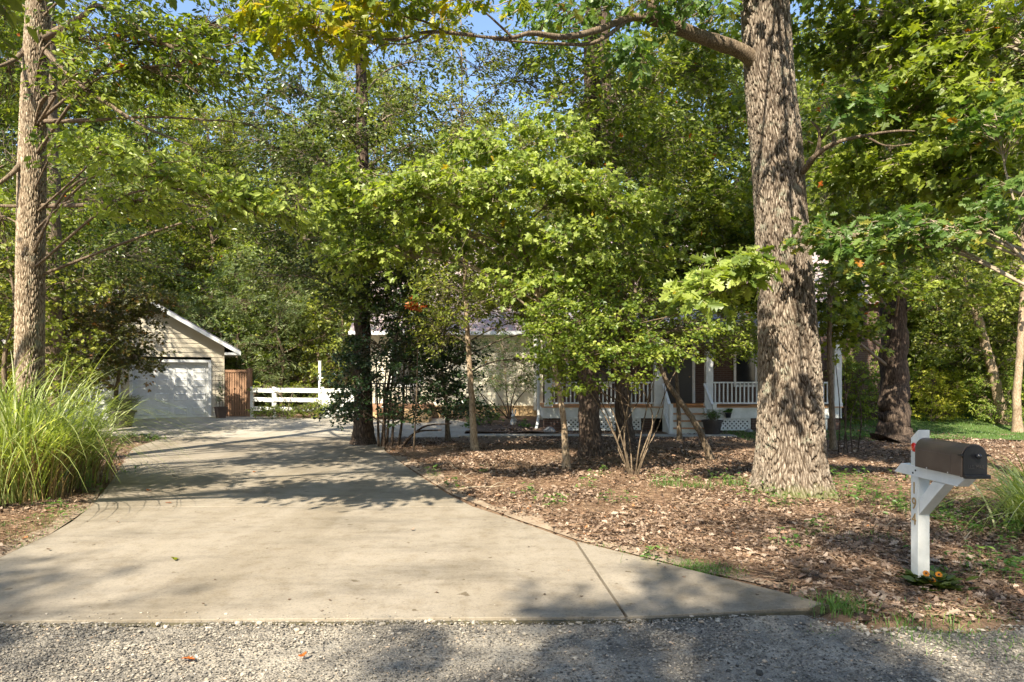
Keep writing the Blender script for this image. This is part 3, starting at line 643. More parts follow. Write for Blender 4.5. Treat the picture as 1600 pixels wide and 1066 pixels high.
for px,py,r,n,h in [(1095,893,.16,500,.06),(1080,888,.14,260,.05),(1130,897,.12,160,.05),(1300,950,.12,160,.12),(1320,958,.10,90,.13),(1035,865,.12,70,.06),(950,860,.2,80,.05),(1430,985,.15,120,.12),(1480,1000,.2,180,.10),(1550,1010,.2,160,.09),(1500,960,.2,130,.08),(1590,1000,.2,120,.08),
  (20,830,.35,420,.05),(60,822,.3,200,.05),(130,800,.22,260,.05),(30,850,.25,220,.05),(1045,765,.12,90,.22),(1090,770,.12,90,.2),(1150,765,.12,70,.2),(1380,850,.2,90,.1),(1440,800,.3,100,.1),(1270,835,.1,160,.06),(1285,990,.1,60,.08),(1180,965,.2,60,.03),(1080,967,.3,90,.03),(760,970,.4,60,.02)]:
    cx,cy=G(px,py); tuft(cx,cy,r,n,h)
n=26000; x=rg.uniform(6.5,20,n); y=rg.uniform(17.3,26,n); blades(m,x,y,ghz(x,y)+.02,.05+.06*rg.random(n),np.full(n,.012),.3+.5*rg.random(n),np.clip(rg.normal(.45,.2,n),0,1),2)
n=2500; x=rg.uniform(6.2,9.5,n); y=rg.uniform(16.6,19.3,n); blades(m,x,y,ghz(x,y)+.02,.04+.05*rg.random(n),np.full(n,.01),.3+.5*rg.random(n),np.clip(rg.normal(.3,.2,n),0,1),2)
tag(m.build('verge_grass','weed'),'short green grass tufts along the verge and lawn','grass',kind='stuff')
# broad-leaved weeds
m=MB(); tm=MB()
W=[(1200,775,.25),(1215,795,.2),(1135,757,.15),(1150,765,.15),(1225,760,.2),(1330,775,.3),(1360,780,.3),(1385,790,.3),(1420,800,.2),(1460,812,.25),(1480,815,.3),(1340,760,.3),(940,745,.08),(915,765,.08),(955,790,.12),(1010,880,.08),(705,765,.08),(860,800,.1),(1050,757,.25),(1240,860,.08),(1280,828,.1),(1520,830,.3),(1540,845,.2),(1590,890,.25),(1560,905,.3),(1575,915,.2),(95,800,.1),(150,770,.08),(80,815,.1),(205,742,.1),(1450,760,.2),(1300,750,.2),(1500,800,.2),(1565,850,.2),(830,780,.08),(680,748,.06),(760,740,.05)]
for px,py,r in W:
    cx,cy=G(px,py); n=int(26*r/.2)+3
    bx=cx+rg.normal(0,r,n);by=cy+rg.normal(0,r*.8,n);h=rg.random(n)*.16+.03; b0=np.stack([bx,by,ghz(bx,by)],-1); b1=b0+np.stack([rg.normal(0,.03,n),rg.normal(0,.03,n),h],-1)
    add_sticks(tm,b0,b1,.002,.0012,3,rng=rg)
    for k in range(3):
        a=rg.random(n)*6.283; add_leaves(m,'oval',b1,np.stack([np.cos(a),np.sin(a),rg.normal(0,.25,n)],-1),np.stack([rg.normal(0,.3,n),rg.normal(0,.3,n),np.ones(n)],-1),.03+.035*rg.random(n),np.clip(rg.normal(.5,.2,n),0,1))
o=tag(m.build('ground_weeds','weed'),'small leafy green weeds sprouting from the leaf litter','weeds',kind='stuff'); tm.build('stems','weed',o)
# twigs on the ground
TW=[((1470,800),(1530,900),.012),((720,770),(790,765),.015),((1330,825),(1420,832),.01),((1120,860),(1200,868),.008),((845,905),(835,890),.005),((1060,800),(1110,793),.01),((700,730),(745,760),.009),((1490,890),(1560,930),.009),((985,800),(1050,820),.007),((1540,840),(1535,800),.01)]
TL=['dead branch lying beside the driveway edge','curved dead stick right of the mailbox post','stick on the litter below the big oak']
for k,(a,b,r) in enumerate(TW[:3]+TW[5:8]):
    (x0,y0),(x1,y1)=G(*a),G(*b); ex=thing('fallen_branch',['long dead stick curving past the mailbox post on the right','pale dead stick lying near the edge of the drive','dead stick on the litter between oak base and mailbox','bleached stick left of the big oak base','forked stick nearest the drive bend','thin dead stick right of the orange flowers'][k],'stick',(x0,y0,0),'dead sticks on the woodland floor')
    m=MB(); t=np.linspace(0,1,9)[:,None]; p=np.array([[x0,y0]])*(1-t)+np.array([[x1,y1]])*t; p=p+rg.normal(0,.02,p.shape); z=ghz(p[:,0],p[:,1])+r+.02
    m.tube(np.column_stack([p,z]),np.linspace(r,r*.4,9),6); q_=p[5]; m.tube([(q_[0],q_[1],z[5]),(q_[0]+.12,q_[1]+.09,z[5]+.05),(q_[0]+.22,q_[1]+.2,z[5]+.03)],[r*.5,r*.4,r*.2],5)
    m.build('stick','twig_pale',ex)
# single fallen leaves on drive / road
FL=[((272,873),'yellow','yellow-brown curled leaf on open concrete at the lower left',.10),((305,1030),'redleaf','orange leaf lying on the gravel road',.09),((467,1026),'redleaf','small tan-orange leaf on the gravel, second from the left',.05),((400,738),'redleaf','rusty leaf in the tree shade on the drive',.09),((360,766),'litter','brown leaf on the bright concrete at the tip of the branch shadow',.08),((258,787),'redleaf','reddish leaf beside the bed where shadow meets sunlit drive',.08),((230,768),'redleaf','orange leaf near the left drive edge',.08),((268,745),'litter','brown leaf on shaded drive near the grass clump',.08),((642,830),'litter','tiny dark leaf near the right drive edge',.05),((76,860),'litter','dark curled leaf at the drive edge by the left bed',.05),((317,946),'litter','dark speck of leaf in front of the drive centre',.03),((185,817),'litter','small dark leaf on left part of the drive',.04)]
for k,((px,py),mt,lb,s) in enumerate(FL):
    Yq=(H0-.03)*F/(py-HY); xq=(px-CX)/F*Yq; zq=.03 if py<975 else .015
    m=MB(); a=rg.random()*6.28
    add_leaves(m,'oak' if s>.06 else 'curl',np.array([[xq,Yq,zq+.012]]),np.array([[math.cos(a),math.sin(a),.15]]),np.array([[.25,.2,1]]),s,np.array([.6]))
    m.raw(m.v[0]+np.array([0,0,.0015]),m.l[0],m.n[0],m.t[0])
    tag(m.build('fallen_leaf',mt,loc=(xq,Yq,zq)),lb,'fallen leaf','single leaves lying on drive and road')

# ------------------------------------------------------------------ ornamental grasses
def grass_clump(px,Yc,n,h,r,label,seed,dry=True):
    global rg
    rg=np.random.default_rng(seed); x0=(px-CX)/F*Yc
    e=thing('ornamental_grass',label,'ornamental grass',(x0,Yc,0),'tall ornamental grass clumps')
    m=MB(); x=x0+rg.normal(0,r*.5,n);y=Yc+rg.normal(0,r*.5,n); az=np.arctan2(y-Yc,x-x0)+rg.normal(0,.7,n)
    blades(m,x,y,np.zeros(n),h*(.55+.6*rg.random(n)),.014+.013*rg.random(n),.30+.85*rg.random(n),np.clip(rg.normal(.55,.22,n),0,1),10,az,.72)
    m.build('green_blades','blade',e)
    if dry:
        m=MB(); k=int(n*1.3); x=x0+rg.normal(0,r*.6,k);y=Yc+rg.normal(0,r*.6,k); az=np.arctan2(y-Yc,x-x0)+rg.normal(0,.8,k)
        blades(m,x,y,np.zeros(k),h*(.15+.42*rg.random(k)),.008+.008*rg.random(k),.1+.7*rg.random(k),np.clip(rg.normal(.5,.25,k),0,1),5,az,.6)
        m.build('dry_stalks','blade_dry',e)
grass_clump(35,9.0,520,2.6,.42,'tall striped grass clump at the left edge beside the drive',1)
grass_clump(105,10.0,360,2.1,.38,'arching green grass clump nearest the drive, in front of the garage',2)
grass_clump(-30,9.8,360,2.6,.42,'grass clump half cut by the left frame edge in front of the oak trunk',3)
grass_clump(1650,6.6,380,1.2,.28,'fine green grass clump at the right edge behind the mailbox',4,False)
grass_clump(1612,7.6,200,1.05,.24,'shorter fine grass clump just right of the mailbox door',5,False)
rg=np.random.default_rng(77)

# ------------------------------------------------------------------ mailbox
MX,MY=3.31,5.19
mbx=thing('mailbox','dark brown mailbox on a white wooden post numbered 194','mailbox',(MX,MY,0))
def mpart(m,name,mat,parent=None,**k): return m.build(name,mat,parent or mbx,**k)
hw=.047
def L2(pts): return [(MX+a,MY+b,c) for a,b,c in pts]
# post: shed-cut top (high on right)
m=MB(); v=[(-hw,-hw,-.2),(hw,-hw,-.2),(hw,hw,-.2),(-hw,hw,-.2),(-hw,-hw,1.235),(hw,-hw,1.28),(hw,hw,1.28),(-hw,hw,1.20)]
v=L2(v); v[4]=(MX-hw,MY-hw,1.28); v[7]=(MX-hw,MY+hw,1.205); v[6]=(MX+hw,MY+hw,1.205)
m.raw(v,[0,3,2,1,4,5,6,7,0,1,5,4,1,2,6,5,2,3,7,6,3,0,4,7],[4]*6); mpart(m,'post','white_old',bevel=.003)
# arm runs along Y through the post: mitred both ends
m=MB(); m.prism([(MY+.27,.90),(MY-.50,.90),(MY-.60,.985),(MY+.17,.985)][::-1],.09,'x',MX-hw-.004); 
mpart(m,'arm','white',bevel=.003)
m=MB(); m.prism([(MY-.054,.60),(MY-.054,.72),(MY-.22,.897),(MY-.36,.897)],.085,'x',MX-.0425); mpart(m,'brace','white',bevel=.003)
# box body: arched tube
bw,bz,bh=.087,.985,.148; y0,y1=MY-.62,MY-.07
arc=[(bw*math.cos(t),bz+bh+bw*1.0*math.sin(t)) for t in np.linspace(0,math.pi,17)]
prof=[(-bw,bz+.004)]+[(bw,bz+.004)]+arc
prof=[(MX+a,c) for a,c in prof]
m=MB(); m.prism(prof,y1-y0-.03,'y',y0+.03); body=mpart(m,'box_body','brown_metal',smooth=False,bevel=.002)
# side panel crease, seam ring
m=MB(); m.box(MX-bw-.003,MX-bw+.001,y0+.13,y1-.02,bz+.02,bz+.145); m.build('side_panel','brown_metal',mbx,bevel=.001)
def ring(rad,ya,yb,name,mat,par,th=.004,low=0):
    o=[(MX-bw-rad,bz+low)]+[(MX+bw+rad,bz+low)]+[(MX+(bw+rad)*math.cos(t),bz+bh+(bw+rad)*math.sin(t)) for t in np.linspace(0,math.pi,21)]
    m=MB(); m.prism(o,yb-ya,'y',ya); return m.build(name,mat,par,bevel=.002)
ring(.004,y0+.012,y0+.034,'door_rim','brown_metal',mbx)
door=ring(-.003,y0,y0+.0115,'door','black',mbx,low=.004)
m=MB(); m.box(MX-bw-.004,MX+bw+.004,y0-.028,y0-.002,bz-.006,bz+.022); m.build('door_lip','black',door,bevel=.004)
m=MB(); m.lathe([(.0,-.012),(.009,-.012),(.009,0),(.016,.004),(.020,.014),(.016,.024),(.0,.028)],seg=16)
vv=m.v[0]; 
for i_,a in enumerate(m.v): m.v[i_]=np.stack([a[:,0]+MX+.005,-a[:,2]+y0-.013,a[:,1]+bz+.155],-1).astype(np.float32)
m.build('knob','black',door,smooth=True)
for sx in (-1,1):
    m=MB(); m.box(MX+sx*bw-.012+sx*.01,MX+sx*bw+.012+sx*.01,y0-.006,y0+.03,bz+bh+.005,bz+bh+.017); m.build('latch_tab','black',mbx,bevel=.002)
def text(body,size,loc,rot,mat,name,parent,ext=.003,sx=1):
    c=bpy.data.curves.new(name,'FONT'); c.body=body; c.size=size; c.extrude=ext; c.align_x='CENTER'; c.align_y='CENTER'
    o=bpy.data.objects.new(name,c); COL.objects.link(o)
    dg=bpy.context.evaluated_depsgraph_get(); me=bpy.data.meshes.new_from_object(o.evaluated_get(dg)); COL.objects.unlink(o); bpy.data.objects.remove(o)
    ob=bpy.data.objects.new(name,me); COL.objects.link(ob); me.materials.clear(); me.materials.append(M[mat])
    ob.rotation_euler=rot; ob.scale=(sx,1,1); ob.parent=parent; ob.location=np.array(loc)-parent_world(parent); return ob
M['faint']=simple('embossed_grey',[(.3,(.05,.045,.045)),(.7,(.075,.07,.065))],8,.4)
text('U.S. MAIL',.034,(MX+.004,y0-.003,bz+.075),(R(90),0,0),'faint','embossed_lettering',door,.0012,.85)
for ch,zz in (('1',.80),('9',.675),('4',.55)):
    text(ch,.135,(MX-hw-.003,MY,zz),(R(90),0,R(-90)),'brass','house_number',mbx,.002,.85)
for yy,zz in ((MY+.012,.925),(MY-.022,.95)):
    m=MB(); m.lathe([(0,0),(.008,0),(.008,.004),(0,.006)],seg=10)
    for i_,a in enumerate(m.v): m.v[i_]=np.stack([-a[:,2]+MX-hw-.004,a[:,0]+yy,a[:,1]+zz],-1).astype(np.float32)
    m.build('bolt','iron',mbx)
for yy in (MY-.22,MY-.46):
    m=MB(); m.lathe([(0,0),(.006,0),(.005,.003),(0,.004)],seg=10)
    for i_,a in enumerate(m.v): m.v[i_]=np.stack([-a[:,2]+MX-bw-.003,a[:,0]+yy,a[:,1]+bz+.012],-1).astype(np.float32)
    m.build('rivet','statue',mbx)
m=MB(); m.lathe([(0,0),(.036,0),(.038,.004),(.034,.009),(.0,.014)],seg=24)
for i_,a in enumerate(m.v): m.v[i_]=np.stack([-a[:,2]+MX-hw-.001,a[:,0]+MY,a[:,1]+1.135],-1).astype(np.float32)
m.build('reflector','red',mbx,smooth=True)
# flowers
fx,fy=G(1462,925); e=thing('flowering_plant','dark-leaved plant with orange daisy flowers at the foot of the mailbox post','flower',(fx,fy,0))
m=MB(); n=170; bx=fx+rg.normal(0,.07,n);by=fy+.03+rg.normal(0,.05,n);a=np.arctan2(by-fy,bx-fx)+rg.normal(0,.5,n)
add_leaves(m,'oval',np.stack([bx,by,.02+.08*rg.random(n)],-1),np.stack([np.cos(a),np.sin(a),.3+.4*rg.random(n)],-1),np.stack([rg.normal(0,.3,n),rg.normal(0,.3,n),np.ones(n)],-1),.07+.06*rg.random(n),np.clip(rg.normal(.25,.15,n),0,1)); m.build('leaves','dark',e)
fl=[(1447,899),(1467,901),(1457,910),(1443,913)]
for k,(px,py) in enumerate(fl):
    c=P(px,py-3,fy-.03+.02*k); m=MB(); m.tube([(fx,fy,.02),((fx+c[0])/2,(fy+c[1])/2,c[2]*.6),c],[.003,.0025,.002],5); m.build('stem','weed',e)
    m=MB(); t=np.arange(11)/11*6.283; fd=np.array([-.35,-.75,.55]); fd/=np.linalg.norm(fd); u=np.cross(fd,[0,0,1]);u/=np.linalg.norm(u);w_=np.cross(u,fd)
    d_=np.cos(t)[:,None]*u+np.sin(t)[:,None]*w_; add_leaves(m,'round',c+d_*.006,d_,np.tile(fd,(11,1)),.020,np.full(11,.5)); fo=m.build('flower_head','petal',e)
    m=MB(); m.lathe([(0,-.003),(.008,-.002),(.007,.006),(0,.009)],seg=8)
    for i_,a_ in enumerate(m.v): m.v[i_]=(c+a_[:,0:1]*u+a_[:,1:2]*w_+a_[:,2:3]*fd).astype(np.float32)
    m.build('centre','door_dark',fo)

# ------------------------------------------------------------------ lap siding helper (wall facing -Y at depth yw)
def lap_wall(xa,xb,z0,ztop,yw,lap,openings=(),gable=None,lapd=.022):
    m=MB(); z=z0
    while z<ztop-.01:
        z1=min(z+lap,ztop)
        cuts=[]
        for (ox0,ox1,oz0,oz1) in openings:
            if z1>oz0+.02 and z<oz1-.02: cuts.append((ox0,ox1))
        def lim(zz):
            a,b=xa,xb
            if gable: 
                zr,xr,sl=gable; hwid=(zr-zz)/sl; a=max(a,xr-hwid); b=min(b,xr+hwid)
            return a,b
        a0,b0=lim(z);a1,b1=lim(z1)
        segs=[(a0,a1,None)]; xsegs=[]; cur=(a0,a1)
        for c in sorted(cuts):
            xsegs.append((cur[0],cur[1],c[0],c[0])); cur=(c[1],c[1])
        xsegs.append((cur[0],cur[1],b0,b1))
        for (l0,l1,r0,r1) in xsegs:
            if r0-l0<.02: continue
            v=[(l0,yw-lapd,z),(r0,yw-lapd,z),(r1,yw-.003,z1),(l1,yw-.003,z1),(l0,yw,z),(r0,yw,z)]
            m.raw(v,[0,1,2,3,4,5,1,0],[4,4])
            m.raw([(l0,yw-.0005,z),(r0,yw-.0005,z),(r1,yw-.0005,z1),(l1,yw-.0005,z1)],[0,3,2,1],[4])
        z=z1
    return m
def roof_slab(m,a,b,c,d,th):
    """quad top a,b,c,d with thickness th downward"""
    v=[a,b,c,d]+[(p[0],p[1],p[2]-th) for p in (a,b,c,d)]
    m.raw(v,[0,1,2,3,7,6,5,4,0,4,5,1,1,5,6,2,2,6,7,3,3,7,4,0],[4]*6)
GZ=.15
# ------------------------------------------------------------------ garage
gar=thing('garage','greige gabled garage with white panelled doors at the end of the drive','garage',(-11.25,25,GZ))
xr,zr,sl=-14.55,5.05,.595; xa,xb=-17.85,-11.25; WD=3.85
D1=(-14.33,-11.80,GZ,2.28); D2=(-17.32,-14.80,GZ,2.28)
lap_wall(xa,xb,GZ+.02,zr-.12,25,.178,[(D1[0]-.1,D1[1]+.1,GZ,2.40),(D2[0]-.1,D2[1]+.1,GZ,2.40)],(zr-.1,xr,sl)).build('wall','siding',gar)
m=MB(); 
m.box(xb-.06,xb,25.002,32.89,GZ,2.9); m.box(xa,xa+.06,25.002,32.89,GZ,2.9); m.box(xa+.06,xb-.06,32.9,33,GZ,2.9)
m.build('side_wall','siding',gar)
m=MB(); m.box(xb-.03,xb+.012,24.955,25.04,GZ,2.86); m.build('corner_trim','siding',gar)
m=MB()
for s in (-1,1):
    w=WD; e0=(xr+s*w,24.5,zr-w*sl); e1=(xr+s*w,33.4,zr-w*sl); r0_=(xr,24.5,zr); r1_=(xr,33.4,zr)
    roof_slab(m,e0,r0_,r1_,e1,.05)
m.build('roof','shingle_grey',gar)
m=MB()
for s in (-1,1):
    w=WD+.02; e0=(xr+s*w,24.46,zr-w*sl-.052); r0_=(xr,24.46,zr-.052)
    roof_slab(m,e0,r0_,(xr,24.498,zr-.052),(xr+s*w,24.498,zr-w*sl-.052),.15)
m.build('fascia','white',gar)
m=MB()
for s in (-1,1):
    w=WD-.02; roof_slab(m,(xr+s*w,24.5,zr-w*sl-.055),(xr,24.5,zr-.055),(xr,25.0,zr-.055),(xr+s*w,25.0,zr-w*sl-.055),.03)
    x0_=xr+s*3.31; m.box(min(x0_,xr+s*(WD-.01)),max(x0_,xr+s*(WD-.01)),24.5,33.2,zr-WD*sl-.19,zr-WD*sl-.10)
m.build('soffit','white',gar)
for (a,b,z0,z1) in (D1,D2):
    m=MB(); yr=25.12
    cols,rows=4,4; pw=(b-a)/cols; ph=(z1-z0)/rows
    m.box(a,b,yr,yr+.04,z0,z1)
    for r_ in range(rows):
        m.box(a,b,yr-.004,yr-.0005,z0+r_*ph+.004,z0+r_*ph+.012)
        for c_ in range(cols):
            x0_,x1_=a+c_*pw+.09,a+(c_+1)*pw-.09; zz0,zz1=z0+r_*ph+.12,z0+(r_+1)*ph-.12
            # raised panel: bevelled frame
            for k,(ins,dy) in enumerate(((0,.0),(.025,.018),(.055,.004))):
                pass
            i1,i2=.028,.06
            V=[(x0_,yr-.001,zz0),(x1_,yr-.001,zz0),(x1_,yr-.001,zz1),(x0_,yr-.001,zz1)]
            V+=[(x0_+i1,yr-.02,zz0+i1),(x1_-i1,yr-.02,zz0+i1),(x1_-i1,yr-.02,zz1-i1),(x0_+i1,yr-.02,zz1-i1)]
            V+=[(x0_+i2,yr-.008,zz0+i2),(x1_-i2,yr-.008,zz0+i2),(x1_-i2,yr-.008,zz1-i2),(x0_+i2,yr-.008,zz1-i2)]
            q=[]
            for o_ in (0,4):
                for k in range(4): q+=[o_+k,o_+(k+1)%4,o_+4+(k+1)%4,o_+4+k]
            q+=[8,9,10,11]; m.raw(V,q,[4]*9)
    d=m.build('garage_door','white',gar)
    m=MB(); m.box(a-.1,a-.001,24.95,25.16,z0,z1+.1); m.box(b+.001,b+.1,24.95,25.16,z0,z1+.1); m.box(a-.0005,b+.0005,24.95,25.16,z1+.001,z1+.1)
    m.build('door_frame','white',gar)
gar.rotation_euler=(0,0,R(27))
# wooden gate
e=thing('wooden_gate','reddish brown wooden gate of upright slats beside the garage','gate',(-10.6,25,GZ))
x0_,x1_=-11.18,-10.32
for i_ in range(9):
    m=MB(); xx=x0_+i_*(x1_-x0_)/9; m.box(xx,xx+.07,24.93,24.95,GZ+.05,1.92); m.build('slat','wood_red',e)
for zz in (.35,1.25,1.86):
    m=MB(); m.box(x0_,x1_,24.951,24.99,zz,zz+.09); m.build('rail','wood_red',e)
m=MB(); m.box(x0_,x1_,24.90,24.925,1.90,2.0); m.build('top_rail','wood_red',e)
m=MB(); m.box(-10.31,-10.16,24.9,25.05,GZ,2.06); m.build('gate_post','wood_red',e)
# white board fence
fp=[P(394,645,24.9),P(429,646,24.6),P(503,648,24.3)]
e=thing('board_fence','white three-rail board fence right of the wooden gate','fence',tuple(fp[0]))
def bar(m,a,b,w,h):  # box between two points (horizontal), width w in Y, height h
    a=np.array(a);b=np.array(b);d=b-a;d/=np.linalg.norm(d[:2]);n_=np.array([-d[1],d[0],0])*w/2;u=np.array([0,0,h/2])
    v=[a-n_-u,a+n_-u,b+n_-u,b-n_-u,a-n_+u,a+n_+u,b+n_+u,b-n_+u]; m.raw(v,[0,1,2,3,4,7,6,5,0,3,7,4,1,5,6,2,0,4,5,1,3,2,6,7],[4]*6)
for k,p in enumerate(fp):
    w_=.06 if k==0 else .085
    m=MB(); m.box(p[0]-w_,p[0]+w_,p[1]-.05,p[1]+.05,GZ-.1,1.34); m.build('post','white_old',e,bevel=.005)
for zz,h in ((1.22,.17),(.86,.16),(.50,.16)):
    for a,b in ((fp[0],fp[1]),(fp[1],fp[2])):
        m=MB(); bar(m,(a[0],a[1]-.07,zz),(b[0],b[1]-.07,zz-.02),.03,h); m.build('rail','white_old',e)
ga,gb=P(507,648,24.3),P(590,650,24.9)
e=thing('fence_gate','white board gate with a wide post and diagonal brace left of the shaded trunk','gate',tuple(ga))
m=MB(); m.box(ga[0],ga[0]+.26,24.2,24.3,GZ-.08,1.28); m.build('gate_post','white_old',e)
for zz,h in ((1.2,.17),(.84,.16),(.32,.18)):
    m=MB(); bar(m,(ga[0]+.27,24.25,zz),(gb[0],24.7,zz),.03,h); m.build('rail','white_old',e)
m=MB(); v=[(ga[0]+.3,24.2,.35),(ga[0]+.45,24.2,.35),(gb[0]-.7,24.5,1.1),(gb[0]-.85,24.5,1.1)]; v+=[(a,b+.03,c) for a,b,c in v]
m.raw(v,[0,1,2,3,7,6,5,4,0,4,5,1,1,5,6,2,2,6,7,3,3,7,4,0],[4]*6); m.build('brace','white_old',e)
m=MB(); m.box(gb[0],gb[0]+.14,24.65,24.8,GZ-.1,1.34); m.build('gate_post','white_old',e)
pp=P(500,600,26); e=thing('utility_post','pale weathered post rising behind the white fence','post',(pp[0],26,GZ))
m=MB(); m.box(pp[0]-.05,pp[0]+.05,25.95,26.05,GZ-.1,2.35); m.build('post','white_old',e); m=MB(); m.box(pp[0]-.06,pp[0]+.06,25.94,26.06,2.352,2.38); m.build('cap','white_old',e)

# ------------------------------------------------------------------ house
hs=thing('house','cream-sided house with rose-grey roof and white front porch, half hidden by trees','house',(3,22.6,GZ))
LW=24.5
WIN=(-4.62,-3.55,1.45,3.12)
lap_wall(-5.7,.95,.62,3.42,LW,.19,[WIN]).build('wall','cream',hs)
m=MB(); m.box(-5.68,.95,LW+.004,LW+.15,.02,.60); m.build('foundation','tan_base',hs)
m=MB(); m.box(-5.7,.95,LW-.03,LW+.02,.585,.625); m.build('water_table','tan_base',hs)
m=MB(); m.box(-5.69,-5.55,LW+.16,30,.1,3.4); m.box(.95,1.09,22.6,30,.1,4.4); m.box(-5.5,.94,29.9,30,.1,3.4); m.build('side_wall','cream',hs)
wn=MB(); 
for b_ in ((WIN[0]-.08,WIN[0]+.03,WIN[2]-.08,WIN[3]+.12),(WIN[1]-.03,WIN[1]+.08,WIN[2]-.08,WIN[3]+.12)): wn.box(b_[0],b_[1],LW-.05,LW+.03,b_[2],b_[3])
wn.box(WIN[0]+.031,WIN[1]-.031,LW-.05,LW+.03,WIN[3],WIN[3]+.12); wn.box(WIN[0]+.031,WIN[1]-.031,LW-.06,LW+.03,WIN[2]-.1,WIN[2]); wn.box(WIN[0]+.031,WIN[1]-.031,LW-.03,LW+.02,2.26,2.31)
w_=wn.build('window','white',hs)
m=MB(); m.box(WIN[0],WIN[1],LW+.004,LW+.018,WIN[2],WIN[3]); m.build('pane','glass_dark',w_)
# roofs
m=MB(); roof_slab(m,(-6.1,23.95,3.42),(.62,23.95,3.42),(.62,29,7.6),(-6.1,29,7.6),.06); m.build('wing_roof','shingle',hs)
m=MB(); roof_slab(m,(-6.1,29.001,7.6),(.62,29.001,7.6),(.62,34,3.4),(-6.1,34,3.4),.06); m.build('rear_roof','shingle',hs)
m=MB(); m.box(-6.1,.62,23.85,23.94,3.30,3.43); m.box(-6.1,.62,23.98,24.47,3.30,3.33); gt=m.build('gutter','white',hs)
ds=P(839,640,24.3); m=MB(); m.box(.83,.93,24.36,24.46,.45,3.29); m.build('downspout','white',gt)
m=MB(); m.tube([(.83,20.05,3.0),(.83,20.05,.5),(.80,19.95,.28),(.74,19.7,.12)],[.045]*4,8); m.build('downspout','white',hs)
m=MB(); roof_slab(m,(.58,22.35,4.35),(13.6,22.35,4.35),(13.6,28.2,7.7),(.58,28.2,7.7),.07); m.build('main_roof','shingle',hs)
m=MB(); roof_slab(m,(.58,28.201,7.7),(13.6,28.201,7.7),(13.6,34,4.3),(.58,34,4.3),.07); m.build('rear_roof','shingle',hs)
# gable end triangle
m=MB(); m.prism([(22.62,4.3),(33.6,4.3),(28.2,7.55)],.1,'x',.95); m.build('gable_end','cream',hs)
m=MB(); roof_slab(m,(.56,22.33,4.28),(.56,28.2,7.63),(.60,28.2,7.63),(.60,22.33,4.28),.18); m.build('rake_board','white',hs)
m=MB(); m.box(13.4,13.5,22.7,33.5,.1,4.3); m.build('right_wall','cream',hs)
# porch wall (brick) with door and windows
PW=22.6; m=MB()
ops=[(5.35,6.35,.8,2.95),(7.9,9.3,1.45,2.95),(2.0,3.4,1.45,2.95)]
m.box(1.10,13.39,PW,PW+.12,.1,4.3); m.build('porch_wall','brick',hs)
for (a,b,c,d) in ops[1:]:
    f=MB(); f.box(a-.08,a,PW-.05,PW+.01,c-.08,d+.08); f.box(b,b+.08,PW-.05,PW+.01,c-.08,d+.08); f.box(a+.001,b-.001,PW-.05,PW+.01,d,d+.08); f.box(a+.001,b-.001,PW-.06,PW+.01,c-.08,c); f.box((a+b)/2-.03,(a+b)/2+.03,PW-.045,PW+.01,c+.001,d-.001)
    w_=f.build('window','white',hs); m=MB(); m.box(a,b,PW-.02,PW-.005,c,d); m.build('pane','glass_dark',w_)
a,b,c,d=ops[0]; m=MB(); m.box(a,b,PW-.04,PW-.004,c,d)
for zz in (1.0,1.95):
    for xx in (a+.12,a+.56): m.box(xx,xx+.32,PW-.055,PW-.041,zz,zz+.75)
dr=m.build('front_door','door_dark',hs); m=MB(); m.lathe([(0,0),(.03,.01),(.03,.03),(0,.045)],(b-.1,PW-.07,1.7),10); m.build('handle','brass',dr)
f=MB(); f.box(a-.1,a-.002,PW-.06,PW-.003,c,d+.1); f.box(b+.002,b+.1,PW-.06,PW-.003,c,d+.1); f.box(a-.0015,b+.0015,PW-.06,PW-.003,d+.002,d+.1); f.build('door_frame','white',hs)
# porch deck
PX0,PX1,PY=.95,10.2,19.8; DZ=.80
m=MB(); yy=PY-.04
while yy<PW-.02: m.box(PX0-.03,PX1+.03,yy,yy+.132,DZ-.03,DZ); yy+=.14
m.build('porch_floor','deck',hs)
m=MB(); m.box(PX0,PX1,PY,PY+.04,.44,DZ-.032); m.box(PX0-.001,PX0+.04,PY+.041,PW-.01,.44,DZ-.033); m.box(PX1-.04,PX1,PY+.041,PW-.01,.44,DZ-.033); m.build('porch_fascia','white_old',hs)
for (a,b) in ((.97,1.5),(4.02,4.42),(7.42,7.82),(9.8,10.18)):
    m=MB(); m.box(a,b,PY+.03,PY+.4,-.1,.437); m.build('brick_pier','brick',hs)
def lattice(a,b,z0,z1,y):
    m=MB(); m.box(a,b,y-.012,y+.008,z0,z0+.045); m.box(a,b,y-.012,y+.008,z1-.045,z1); m.box(a,a+.045,y-.012,y+.008,z0+.046,z1-.046); m.box(b-.045,b,y-.012,y+.008,z0+.046,z1-.046)
    st=.135; hgt=z1-z0; 
    for s in (1,-1):
        k=-hgt
        while k<(b-a):
            # line x = a+k + s? t ; clip
            t0,t1=0,hgt; xs0=a+k
            lo=max(0,-k); hi=min(hgt,(b-a)-k)
            if hi-lo>.02:
                if s>0: p0=(a+k+lo,z0+lo); p1=(a+k+hi,z0+hi)
                else: p0=(b-k-lo,z0+lo); p1=(b-k-hi,z0+hi)
                w_=.036; yo=y-.004 if s>0 else y+.004
                m.raw([(p0[0]-w_*.5,yo,p0[1]+w_*.5*s),(p0[0]+w_*.5,yo,p0[1]-w_*.5*s),(p1[0]+w_*.5,yo,p1[1]-w_*.5*s),(p1[0]-w_*.5,yo,p1[1]+w_*.5*s)],[0,1,2,3],[4])
            k+=st
    m.build('lattice','white',hs)
for a,b in ((1.55,4.0),(6.25,7.40),(7.85,9.78)): lattice(a,b,.06,.435,PY+.06)
m=MB(); m.box(1.5,10.1,PY+.5,PY+.55,-.1,.43); m.build('crawlspace_shade_sheet','door_dark',hs)  # dark sheet behind the lattice, its colour stands in for shade under the deck
